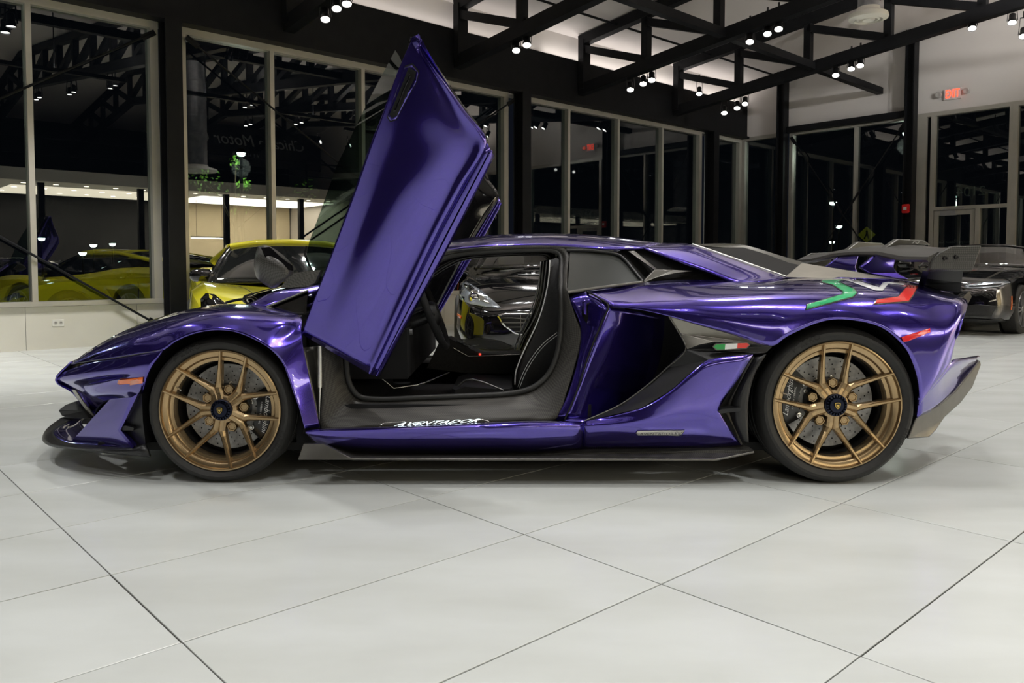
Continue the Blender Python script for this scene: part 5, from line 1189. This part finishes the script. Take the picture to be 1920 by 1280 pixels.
class Car:
    def __init__(s, name, label, nose, heading, paint_, st, wheels_, wr, group=None, spokes=5, rimm=None, rimk=.74):
        h = Vector((heading[0], heading[1], 0)).normalized(); s.h = h; yv = Vector((-h.y, h.x, 0)); nose = Vector(nose)
        s.M = Matrix(((h.x, yv.x, 0, nose.x), (h.y, yv.y, 0, nose.y), (0, 0, 1, nose.z), (0, 0, 0, 1)))
        L_ = st[-1][0]; s.root = empty(name, s.M @ Vector((-L_/2, 0, 0)), label, 'car', group); s.paint = paint_
        G = loft_body(st); bm = bmesh.new(); vv = [[bm.verts.new(s.M @ p) for p in r] for r in G]; nc = len(G[0])
        for A, B in zip(vv[:-1], vv[1:]):
            for i in range(nc): bm.faces.new((A[i], A[(i+1) % nc], B[(i+1) % nc], B[i]))
        bm.faces.new(vv[0]); bm.faces.new(vv[-1][::-1]); bmesh.ops.recalc_face_normals(bm, faces=bm.faces[:])
        me = bpy.data.meshes.new('body'); bm.to_mesh(me); bm.free()
        # cut the wheel arches
        cb = bmesh.new()
        for x in wheels_:
            for sg in (1, -1):
                w_ = max(q[1] for q in st); tube(cb, s.M @ Vector((-x, sg*(w_-.26), wr)), s.M @ Vector((-x, sg*(w_+.2), wr)), wr*1.13, 36)
        bmesh.ops.recalc_face_normals(cb, faces=cb.faces[:]); cm = bpy.data.meshes.new('cut'); cb.to_mesh(cm); cb.free(); co = bpy.data.objects.new('cut', cm); COL.objects.link(co)
        o = bpy.data.objects.new('body', me); COL.objects.link(o); md = o.modifiers.new('b', 'BOOLEAN'); md.operation = 'DIFFERENCE'; md.object = co; md.solver = 'EXACT'
        bpy.context.view_layer.update(); me2 = bpy.data.meshes.new_from_object(o.evaluated_get(bpy.context.evaluated_depsgraph_get())); bpy.data.objects.remove(o); bpy.data.objects.remove(co)
        me2.name = 'body'; me2.materials.clear()
        s.bvh = BVHTree.FromPolygons([v.co.copy() for v in me2.vertices], [tuple(p.vertices) for p in me2.polygons])
        finish('body', me2, paint_, s.root, True, 38)
        # arch lining and wheels
        for x in wheels_:
            for sg in (1, -1):
                w_ = max(q[1] for q in st)
                bm = bmesh.new(); Fm = s.M @ Matrix.Translation((-x, sg*(w_-.24), wr)) @ Matrix.Rotation(-sg*PI/2, 4, 'X'); lathe(bm, [(.001, 0), (wr*1.10, 0)], 28, Fm); bm_obj('arch_lining', bm, M_MATBLK, s.root)
                s.wheel(x, sg*(w_-.015), wr, sg, spokes, rimm or M_RIMS, rimk)
    def wheel(s, x, y, r, sg, spokes, m, rk):
        w = bpy.data.objects.new('wheel', None); COL.objects.link(w); w.parent = s.root; ORG[w] = ORG[s.root]
        Fm = s.M @ Matrix.Translation((-x, y, r)) @ Matrix.Rotation(-sg*PI/2, 4, 'X'); rr = r*rk
        bm = bmesh.new(); lathe(bm, [(rr, -.02), (rr+.01, 0), (rr+(r-rr)*.6, .004), (r-.012, -.008), (r, -.03), (r, -.20), (rr, -.22)], 40, Fm); bm_obj('tyre', bm, M_TYRE2, w, True, 40)
        bm = bmesh.new(); lathe(bm, [(rr+.004, -.015), (rr, .002), (rr-.012, -.004), (rr-.02, -.03), (rr-.02, -.16)], 40, Fm); bm_obj('rim', bm, m, w, True, 40)
        bm = bmesh.new(); lathe(bm, [(.001, -.10), (rr*.8, -.10)], 28, Fm); bm_obj('brake_disc', bm, mat('disc_dark', (.06, .06, .06), .4, .6), w)
        for k in range(spokes):
            a = 2*PI*k/spokes; bm = bmesh.new(); Mk = Fm @ Matrix.Rotation(a, 4, 'Z')
            for e in (-.13, .13): bar(bm, Mk @ Vector((rr*.12, e*rr*.3, -.02)), Mk @ Vector((rr*.97*math.cos(e), rr*.97*math.sin(e), -.008)), rr*.075, .02, up=(Fm.to_3x3() @ Vector((0, 0, 1))))
            bm_obj('spoke', bm, m, w)
        bm = bmesh.new(); lathe(bm, [(.001, .0), (rr*.15, -.002), (rr*.2, -.03)], 20, Fm); bm_obj('hub', bm, m, w, True, 40)
    def lay(s, name, poly, m, view='front', off=.004, cell=.05, label=None, thick=.003, parent=None):
        """film or lens laid on the body: outline in (y, z) seen from the front, or (x, z) seen from a side"""
        P2 = [Vector((a, b, 0)) for a, b in poly]; bm = bmesh.new(); vv = [bm.verts.new(p) for p in P2]
        for t in tessellate_polygon([P2]): bm.faces.new([vv[i] for i in t])
        for ax in (0, 1):
            lo = min(p[ax] for p in P2); hi = max(p[ax] for p in P2); c = lo+cell
            while c < hi:
                co = [0, 0, 0]; no = [0, 0, 0]; co[ax] = c; no[ax] = 1
                bmesh.ops.bisect_plane(bm, geom=bm.verts[:]+bm.edges[:]+bm.faces[:], plane_co=co, plane_no=no); c += cell
        R3 = s.M.to_3x3()
        for v in bm.verts:
            if view == 'front': o_ = s.M @ Vector((3, v.co.x, v.co.y)); d_ = R3 @ Vector((-1, 0, 0))
            elif view == 'top': o_ = s.M @ Vector((-v.co.x, v.co.y, 4)); d_ = Vector((0, 0, -1))
            else:
                sg = 1 if view == 'left' else -1; o_ = s.M @ Vector((-v.co.x, sg*4, v.co.y)); d_ = R3 @ Vector((0, -sg, 0))
            h = s.bvh.ray_cast(o_, d_)
            if h[0] is None: h = s.bvh.find_nearest(o_+d_*3.5)
            n = h[1] if h[1].dot(d_) < 0 else -h[1]; v.co = h[0]+n*off
        me = bpy.data.meshes.new(name); bm.normal_update(); bm.to_mesh(me); bm.free()
        o = finish(name, me, m, parent or s.root, True, 60); md = o.modifiers.new('t', 'SOLIDIFY'); md.thickness = thick; md.offset = 0
        if label: o['label'] = label
        return o
    def both(s, name, poly, m, **k):
        o = s.lay(name, poly, m, **k); s.lay(name, [(-a, b) for a, b in poly][::-1], m, **k); return o
    def grid(s, name, rows, m, thick=.006, smooth=True, ku=4, kv=4):
        me = grid_mesh(name, resample_grid([[s.M @ Vector(p) for p in r] for r in rows], ku, kv)); o = finish(name, me, m, s.root, smooth, 45)
        md = o.modifiers.new('t', 'SOLIDIFY'); md.thickness = thick; md.offset = 0; return o
    def bars(s, name, pts, r, m):
        bm = bmesh.new(); path_tube(bm, [s.M @ Vector(p) for p in pts], r, 8); return bm_obj(name, bm, m, s.root, True, 50)
    def mirror(s, x, y, z, m, size=1.0, stalk=.2):
        for sg in (1, -1):
            bm = bmesh.new(); c = Vector((-x, sg*(y+stalk), z)); rows = []
            for a, k in ((-.11, .35), (-.08, .8), (.0, 1.0), (.09, .85), (.12, .4)):
                rows.append([bm.verts.new(s.M @ (c+Vector((math.cos(q)*.06*k*size, a*size*sg, math.sin(q)*.065*k*size)))) for q in [2*PI*i/12 for i in range(12)]])
            for A, B in zip(rows[:-1], rows[1:]):
                for i in range(12): bm.faces.new((A[i], A[(i+1) % 12], B[(i+1) % 12], B[i]))
            bm.faces.new(rows[0]); bm.faces.new(rows[-1][::-1]); bm_obj('door_mirror', bm, m, s.root, True, 50)
            s.bars('mirror_arm', [(-x, sg*(y-.06), z-.10), (-x, sg*(y+stalk*.6), z-.03)], .016, m)
    def greenhouse(s, xa, xb, xc, xd, zb, zr, wb, wr_, roof=True, zd=None, pil=M_PIANO):
        zd = zd or zb
        def arch(x, w, z, wt, zt): return [(-x, w, z), (-x, (w*.35+wt*.65), z+(zt-z)*.72), (-x, wt*.62, zt-.012), (-x, 0, zt), (-x, -wt*.62, zt-.012), (-x, -(w*.35+wt*.65), z+(zt-z)*.72), (-x, -w, z)]
        # windscreen between base and header, roof, rear screen
        fr = lambda f: f
        def lerp(a, b, f): return a+(b-a)*f
        base = [(-xa-.22, wb, zb), (-xa-.10, wb*.66, zb+.005), (-xa, 0, zb+.01), (-xa-.10, -wb*.66, zb+.005), (-xa-.22, -wb, zb)]
        head = [(-xb-.06, wr_, zr-.05), (-xb-.02, wr_*.6, zr-.012), (-xb, 0, zr), (-xb-.02, -wr_*.6, zr-.012), (-xb-.06, -wr_, zr-.05)]
        midr = [tuple(lerp(a, b, .5)+(0, 0, .02)[i] for i, (a, b) in enumerate(zip(p, q))) for p, q in zip(base, head)]
        s.grid('windscreen', [base, midr, head], M_WIN if roof else glass_mat('screen_glass', (.5, .5, .5), .12, .8), .008)
        for sg in (1, -1):
            s.bars('a_pillar', [(-xa-.24, sg*wb, zb), ((-xa-xb)/2-.15, sg*(wb+wr_)/2*1.01, (zb+zr)/2), (-xb-.07, sg*wr_, zr-.05)], .022, pil)
        s.bars('screen_header', [tuple(p) for p in head], .036 if roof else .02, s.paint if roof else pil)
        if roof:
            rr_ = [(-xc-.02, wr_*.98, zr-.05), (-xc, wr_*.6, zr-.01), (-xc, 0, zr), (-xc, -wr_*.6, zr-.01), (-xc-.02, -wr_*.98, zr-.05)]
            tail = [(-xd, wb*.8, zd), (-xd-.02, wb*.5, zd+.01), (-xd-.03, 0, zd+.015), (-xd-.02, -wb*.5, zd+.01), (-xd, -wb*.8, zd)]
            s.grid('roof', [head, [tuple((a+b)/2+(0, 0, .012)[i] for i, (a, b) in enumerate(zip(p, q))) for p, q in zip(head, rr_)], rr_], s.paint, .02)
            s.grid('rear_screen', [rr_, [tuple((a+b)/2+(0, 0, .03)[i] for i, (a, b) in enumerate(zip(p, q))) for p, q in zip(rr_, tail)], tail], M_WIN, .01)
            for sg in (1, -1):
                s.grid('side_window', [[(-xb-.07, sg*wr_*1.005, zr-.055), (-(xb+xc)/2, sg*wr_*1.01, zr-.055), (-xc-.02, sg*wr_*.99, zr-.055), (-xd+.3, sg*(wb*.9), lerp(zr, zd, .62))], [(-xa-.26, sg*wb*1.0, zb), (-(xa+xd)/2-.1, sg*wb*1.02, zb+.02), (-xc-.35, sg*wb*1.01, zb+.05), (-xd+.05, sg*wb*.85, zd)]], M_WIN, .008)
                s.bars('roof_rail', [(-xb-.07, sg*wr_*1.01, zr-.045), (-(xb+xc)/2, sg*wr_*1.02, zr-.04), (-xc-.02, sg*wr_, zr-.045), (-xd+.2, sg*wb*.9, lerp(zr, zd, .7)), (-xd, sg*wb*.8, zd)], .03, s.paint)

# black grand tourer seen through the purple car's cabin
gt = Car('parked_car', 'black convertible with oval chrome grille, seen through the purple car\'s cabin', (.40, 7.30, 0), (.02, -.9998), M_PIANO,
   [(0, .50, .26, .46, .53), (.05, .70, .20, .54, .61), (.18, .84, .16, .62, .70), (.45, .93, .14, .74, .79), (.85, .96, .14, .84, .85), (1.5, .95, .15, .88, .94), (2.4, .94, .15, .92, .95), (3.4, .98, .16, .98, .99), (4.1, .94, .24, .96, .98), (4.5, .80, .36, .86, .9), (4.58, .6, .45, .78, .82)], (.92, 3.55), .335)
hl = gt.both('headlight', [(.935, .70), (.90, .79), (.84, .80), (.70, .73), (.55, .615), (.50, .57), (.62, .575), (.80, .60), (.90, .64)], M_LAMPG, off=.005)
for sg in (1, -1):
    c = gt.bvh.ray_cast(gt.M @ Vector((3, sg*.76, .655)), gt.M.to_3x3() @ Vector((-1, 0, 0)))[0]
    Fm = Matrix.Translation(c+gt.h*.012) @ gt.h.to_track_quat('Z', 'Y').to_matrix().to_4x4()
    bm = bmesh.new(); lathe(bm, [(.001, .02), (.03, .018), (.042, .008), (.046, .014), (.054, .014), (.056, -.01)], 24, Fm); bm_obj('projector_lens', bm, M_CHROME, gt.root, True, 40)
    gt.lay('lamp_reflector', [(sg*.60, .60), (sg*.64, .645), (sg*.80, .765), (sg*.87, .775), (sg*.83, .73), (sg*.70, .63)], M_CHROME, off=.010)
gr = [(-.52, .49), (-.46, .51), (.46, .51), (.52, .49), (.46, .41), (.36, .345), (.2, .32), (-.2, .32), (-.36, .345), (-.46, .41)]
gt.lay('grille_rim', [(x*1.04, .415+(z-.415)*1.14) for x, z in gr], M_CHROME, off=.008, thick=.012)
gt.lay('grille', gr, M_MATBLK, off=.018, thick=.012)
for z in (.36, .40, .44, .475):
    w_ = .50 if z > .43 else (.46 if z > .39 else .38); gt.lay('grille_bar', [(-w_, z-.004), (w_, z-.004), (w_, z+.004), (-w_, z+.004)], M_SATIN, off=.030, cell=.1)
for x in (-.32, -.11, .11, .32): gt.lay('grille_bar', [(x-.003, .335), (x+.003, .335), (x+.003, .50), (x-.003, .50)], M_SATIN, off=.028)
gt.both('side_intake', [(.86, .20), (.88, .26), (.70, .295), (.52, .27), (.40, .22), (.45, .19)], M_MATBLK, off=.006)
for v_ in ('left', 'right'): gt.lay('side_marker', [(.30, .455), (.50, .475), (.50, .50), (.30, .482)], M_ORANGE, view=v_, off=.006, label='orange side marker lamp')
gt.lay('hood_vent', [(.95, -.32), (1.02, -.32), (1.02, .32), (.95, .32)], M_SATBLK, view='top', off=.004)
gt.greenhouse(1.45, 2.05, 2.5, 3.4, .93, 1.27, .78, .58, roof=False)
gt.grid('cabin', [[(-1.9, .74, .955), (-1.9, 0, .965), (-1.9, -.74, .955)], [(-3.2, .74, 1.0), (-3.2, 0, 1.01), (-3.2, -.74, 1.0)]], M_ALCA, .01)
for y in (.36, -.36):
    bm = bmesh.new(); rows_ = []
    for z, k in ((.96, .9), (1.05, 1), (1.13, .8), (1.16, .3)): rows_.append([bm.verts.new(gt.M @ Vector((-2.55+math.cos(q)*.07*k, y+math.sin(q)*.17*k, z))) for q in [2*PI*i/14 for i in range(14)]])
    for A, B in zip(rows_[:-1], rows_[1:]):
        for i in range(14): bm.faces.new((A[i], A[(i+1) % 14], B[(i+1) % 14], B[i]))
    bm.faces.new(rows_[-1]); bm_obj('seat_back', bm, mat('pale_leather', (.55, .56, .55), .5), gt.root, True, 50)
gt.mirror(1.75, .92, .98, M_PIANO, 1.0, .12)

# yellow sports car by the window wall
ys = Car('parked_car', 'yellow sports car with black windscreen behind the purple car\'s hood', (-1.57, 6.35, 0), (.37, -.93), M_YEL,
   [(0, .70, .22, .52, .54), (.05, .88, .15, .65, .60), (.18, .95, .13, .76, .65), (.5, .98, .13, .82, .70), (.95, .985, .13, .83, .74), (1.45, .95, .13, .80, .80), (2.4, .95, .13, .86, .90), (3.2, .99, .14, .94, .96), (3.9, .98, .22, .92, .95), (4.25, .85, .36, .84, .88), (4.32, .65, .45, .78, .80)], (.98, 3.45), .34)
ys.both('headlight', [(.86, .46), (.87, .70), (.83, .745), (.77, .735), (.66, .64), (.56, .56), (.60, .52), (.76, .45)], M_GLOSSBLK, off=.005, label='black headlamp with bright diodes')
for sg in (1, -1):
    for k in range(5): ys.lay('lamp_diode', [(sg*(.62+.03*k), .55+.022*k), (sg*(.64+.03*k), .55+.022*k), (sg*(.64+.03*k), .568+.022*k), (sg*(.62+.03*k), .568+.022*k)][::sg], M_CHROME, off=.012, cell=.1)
    ys.lay('lamp_blade', [(sg*.76, .50), (sg*.79, .50), (sg*.80, .60), (sg*.77, .61)][::sg], M_CHROME, off=.012, cell=.1)
ys.lay('front_intake', [(-.55, .18), (.55, .18), (.60, .32), (.35, .36), (-.35, .36), (-.60, .32)], M_MATBLK, off=.006)
ys.greenhouse(1.05, 1.85, 2.75, 3.9, .80, 1.20, .80, .58, zd=.95)
for sg in (1, -1):
    ys.lay('hood_crease', [(.15, sg*.42), (.16, sg*.43), (1.0, sg*.56), (1.0, sg*.55)][::sg], M_MATBLK, view='top', off=.001, thick=.002)
ys.mirror(1.42, .80, .875, M_PIANO, 1.0, .04)

# black open car by the far door
bc = Car('parked_car', 'black convertible with slim bright headlamps parked by the exit door', (6.00, 11.35, 0), (-.735, -.678), M_PIANO,
   [(0, .60, .24, .58, .70), (.06, .80, .20, .64, .76), (.22, .91, .17, .72, .82), (.5, .95, .16, .80, .87), (.95, .96, .16, .88, .92), (1.7, .94, .17, .93, .98), (2.6, .94, .17, .96, .98), (3.6, .97, .18, 1.0, 1.02), (4.4, .93, .25, .98, 1.0), (4.85, .75, .4, .88, .92)], (.90, 3.72), .35, spokes=7)
bc.both('headlight', [(.90, .73), (.86, .755), (.62, .735), (.44, .69), (.46, .655), (.66, .655), (.84, .68)], M_LAMPG, off=.006)
bc.both('lamp_blade', [(.84, .70), (.60, .675), (.50, .672), (.52, .685), (.66, .695), (.84, .715)], M_GLOSSBLK, off=.012)
bc.both('kidney_grille', [(.04, .45), (.30, .45), (.34, .56), (.28, .64), (.06, .64), (.04, .6)], M_MATBLK, off=.008)
bc.both('side_intake', [(.42, .27), (.78, .27), (.84, .42), (.62, .44), (.44, .40)], noise_mix('mesh_black', (.004, .004, .004), (.03, .03, .03), 260, rough=.4), off=.008)
for v_ in ('left', 'right'): bc.lay('side_marker', [(.36, .36), (.39, .36), (.43, .55), (.40, .55)], M_ORANGE, view=v_, off=.006, label='orange side marker lamp')
bc.both('lower_lip', [(.0, .175), (.86, .20), (.88, .24), (.0, .225)], M_SATBLK, off=.012)
bc.greenhouse(1.55, 2.15, 2.6, 3.6, .95, 1.30, .80, .62, roof=False)
bc.grid('cabin', [[(-2.0, .74, .985), (-2.0, 0, .99), (-2.0, -.74, .985)], [(-3.3, .74, 1.0), (-3.3, 0, 1.01), (-3.3, -.74, 1.0)]], M_ALCA, .01)
bc.mirror(1.85, .92, 1.0, M_PIANO, 1.0, .12)

# yellow coupe built beyond the glass, standing in for a reflection
yc = Car('parked_car', 'dim yellow coupe standing in for a reflection in the left window glass, side vent behind its front wheel', (-8.25, 12.45, -.12), (-.735, -.678), mat('yellow_paint_deep', (.75, .68, .01), .3, .0, 1.0),
   [(0, .55, .24, .46, .5), (.08, .80, .16, .58, .60), (.35, .92, .14, .74, .72), (.9, .97, .14, .84, .82), (1.5, .94, .15, .84, .90), (2.5, .94, .15, .90, .94), (3.4, .99, .16, .98, 1.0), (4.0, .97, .24, .98, 1.0), (4.4, .85, .4, .9, .94)], (.92, 3.6), .34)
for v_ in ('left', 'right'):
    yc.lay('side_vent', [(1.45, .72), (1.58, .70), (1.78, .40), (1.88, .26), (1.72, .26), (1.6, .45)], M_MATBLK, view=v_, off=.006)
    yc.lay('door_gap', [(1.95, .82), (1.965, .82), (1.94, .50), (1.99, .28), (1.975, .28), (1.925, .5)], M_MATBLK, view=v_, off=.004)
    yc.lay('rear_scoop', [(2.95, .80), (3.06, .80), (2.98, .70)], M_MATBLK, view=v_, off=.004)
yc.both('headlight', [(.88, .62), (.80, .68), (.55, .6), (.6, .55), (.8, .56)], M_LAMPG, off=.005)
yc.greenhouse(1.35, 2.2, 2.75, 4.0, .88, 1.24, .80, .60, zd=1.0)
yc.mirror(1.75, .92, .98, M_PIANO, 1.0, .08)
# ================================================================ OUTSIDE
bm = bmesh.new(); rbox(bm, -30, 60, -70, -.23, -.35, -.12); o = bm_obj('parking_lot', bm, M_ASPH); tag(o, kind='structure')
bm = bmesh.new(); rbox(bm, T_R+.21, 60, -.22, 40, -.35, -.12); o = bm_obj('parking_lot', bm, M_ASPH); tag(o, kind='structure')
M_HEAD = mat('street_lamp_glow', (1, 1, 1), .4, emit=(.80, 1.0, .92), es=60)
def street_lamp(p, label, r=.16, light=0):
    p = Vector(p); g = empty('street_lamp', (p.x, p.y, -.12), label, 'street lamp', 'street lamps beyond the glass')
    bm = bmesh.new(); tube(bm, (p.x, p.y, -.119), (p.x, p.y, p.z+.05), .05, 10, .035); bm_obj('pole', bm, M_BLACKST, g)
    bm = bmesh.new(); lathe(bm, [(.001, .12), (r*.8, .10), (r*1.2, .02)], 16, Matrix.Translation(p)); bm_obj('hood', bm, M_BLACKST, g, True, 40)
    bm = bmesh.new(); lathe(bm, [(r, .015), (r*.8, -r*.5), (.001, -r*.8)], 16, Matrix.Translation(p)); bm_obj('globe', bm, M_HEAD, g, True)
    if light:
        l = bpy.data.lights.new('lamp_light', 'POINT'); l.energy = light; l.shadow_soft_size = .2; l.color = (.95, 1, .92); lo = bpy.data.objects.new('lamp_light', l); COL.objects.link(lo); lo.parent = g; lo.location = (0, 0, p.z+.12-.3)
for px, py, y, lb in ((1562, 380, 30, 'street lamp outside, the higher one left of the pedestrian sign'), (1573, 424, 34, 'street lamp outside at mid height left of the pedestrian sign'), (1560, 453, 38, 'street lamp outside, the lowest left of the pedestrian sign')):
    street_lamp(at(px, py, y), lb, .13)
for px, py, y, lb in ((78, 447, 38, 'lamp standing in for a reflected spotlight beside the first mullion'), (175, 459, 36, 'lamp standing in for a reflected spotlight beyond the yellow coupe, taller of a pair'), (211, 457, 40, 'lamp standing in for a reflected spotlight beyond the yellow coupe, near its roof'), (155, 474, 34, 'lowest lamp standing in for a reflected spotlight, above the yellow coupe')):  # distant lamps standing in for bright spotlight reflections
    street_lamp(at(px, py, y), lb, .15)
street_lamp(at(452, 288, 17.4), 'street lamp lighting the small tree outside the window', .09, 110)
# lamp added outside the view to light the yellow coupe
street_lamp(R(-4.0, -1.6, 3.9), 'street lamp added near the front of the yellow coupe to light it', .12, 420)
# tree
tp = at(440, 520, 18.0); tree = empty('small_tree', (tp.x, tp.y, -.12), 'small leafy green tree lit by a street lamp beyond the window', 'tree')
bm = bmesh.new(); path_tube(bm, [(tp.x, tp.y, -.12), (tp.x+.05, tp.y, 1.0), (tp.x+.02, tp.y+.05, 2.4)], .05, 8); bm_obj('trunk', bm, mat('bark', (.06, .045, .03), .9), tree, True)
bm = bmesh.new(); M_LEAF = noise_mix('leaf_green', (.10, .28, .03), (.22, .42, .06), 3, rough=.5); rnd = random.Random(3)
blobs = [(at(458, 347, 17.9), .17, 90), (at(443, 303, 17.9), .16, 40), (at(375, 335, 18.0), .25, 40), (at(452, 385, 18.0), .25, 40), (at(395, 350, 18.1), .4, 40), (at(575, 355, 18.1), .3, 40)]
for c, r, k in blobs:
    for i in range(k):
        d_ = Vector((rnd.gauss(0, 1), rnd.gauss(0, 1), rnd.gauss(0, 1))).normalized()*r*rnd.random()**.4; p = c+d_; a = Vector((rnd.gauss(0, 1), rnd.gauss(0, 1), rnd.gauss(0, 1))).normalized(); b = a.orthogonal().normalized(); s_ = rnd.uniform(.03, .055)
        v = [bm.verts.new(q) for q in (p-a*s_, p+b*s_*.55, p+a*s_, p-b*s_*.55)]; bm.faces.new(v)
o = bm_obj('foliage', bm, M_LEAF, tree); o['kind'] = 'stuff'
bm = bmesh.new()
for c, r, k in blobs: path_tube(bm, [(tp.x+.02, tp.y+.05, 1.8), (Vector((tp.x, tp.y, 2.2))+c)/2, c], .015, 6)
bm_obj('branches', bm, mat('bark'), tree, True)
# pedestrian sign
sp = at(1625, 440, 25); g = empty('road_sign', (sp.x, sp.y, -.12), 'yellow diamond pedestrian sign on a post beyond the right window', 'road sign')
fd = (-Vector((sp.x, sp.y, 0))).normalized(); sd = Vector((-fd.y, fd.x, 0))
bm = bmesh.new(); tube(bm, (sp.x, sp.y, -.119), (sp.x, sp.y, sp.z+.2), .03, 8); bm_obj('post', bm, M_BLACKST, g)
def signplate(nm, c, pts, m, off, th=.006):
    bm = bmesh.new(); a = [bm.verts.new(c+sd*x+Vector((0, 0, z))+fd*off) for x, z in pts]; b = [bm.verts.new(c+sd*x+Vector((0, 0, z))+fd*(off-th)) for x, z in pts]; n = len(pts)
    for t in tessellate_polygon([[Vector((x, z, 0)) for x, z in pts]]): bm.faces.new([a[i] for i in t]); bm.faces.new([b[i] for i in t][::-1])
    for i in range(n): bm.faces.new((a[i], a[(i+1) % n], b[(i+1) % n], b[i]))
    bm_obj(nm, bm, m, g)
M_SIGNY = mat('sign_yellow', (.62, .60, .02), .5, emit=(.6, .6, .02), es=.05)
signplate('diamond', sp, [(0, .26), (.26, 0), (0, -.26), (-.26, 0)], M_SIGNY, .045)
signplate('plaque', sp+Vector((0, 0, -.40)), [(-.15, .1), (.15, .1), (.15, -.1), (-.15, -.1)], M_SIGNY, .045)
signplate('walker', sp, [(-.03, .13), (.03, .13), (.04, .03), (.08, -.13), (.04, -.13), (.0, -.03), (-.05, -.13), (-.09, -.13), (-.03, .02)], M_MATBLK, .050)
street_lamp(at(1700, 250, 19)+Vector((0, 0, 0)), 'street lamp added out of sight beside the right wall to light the pedestrian sign', .09, 120)  # hidden lamp added only to light the sign
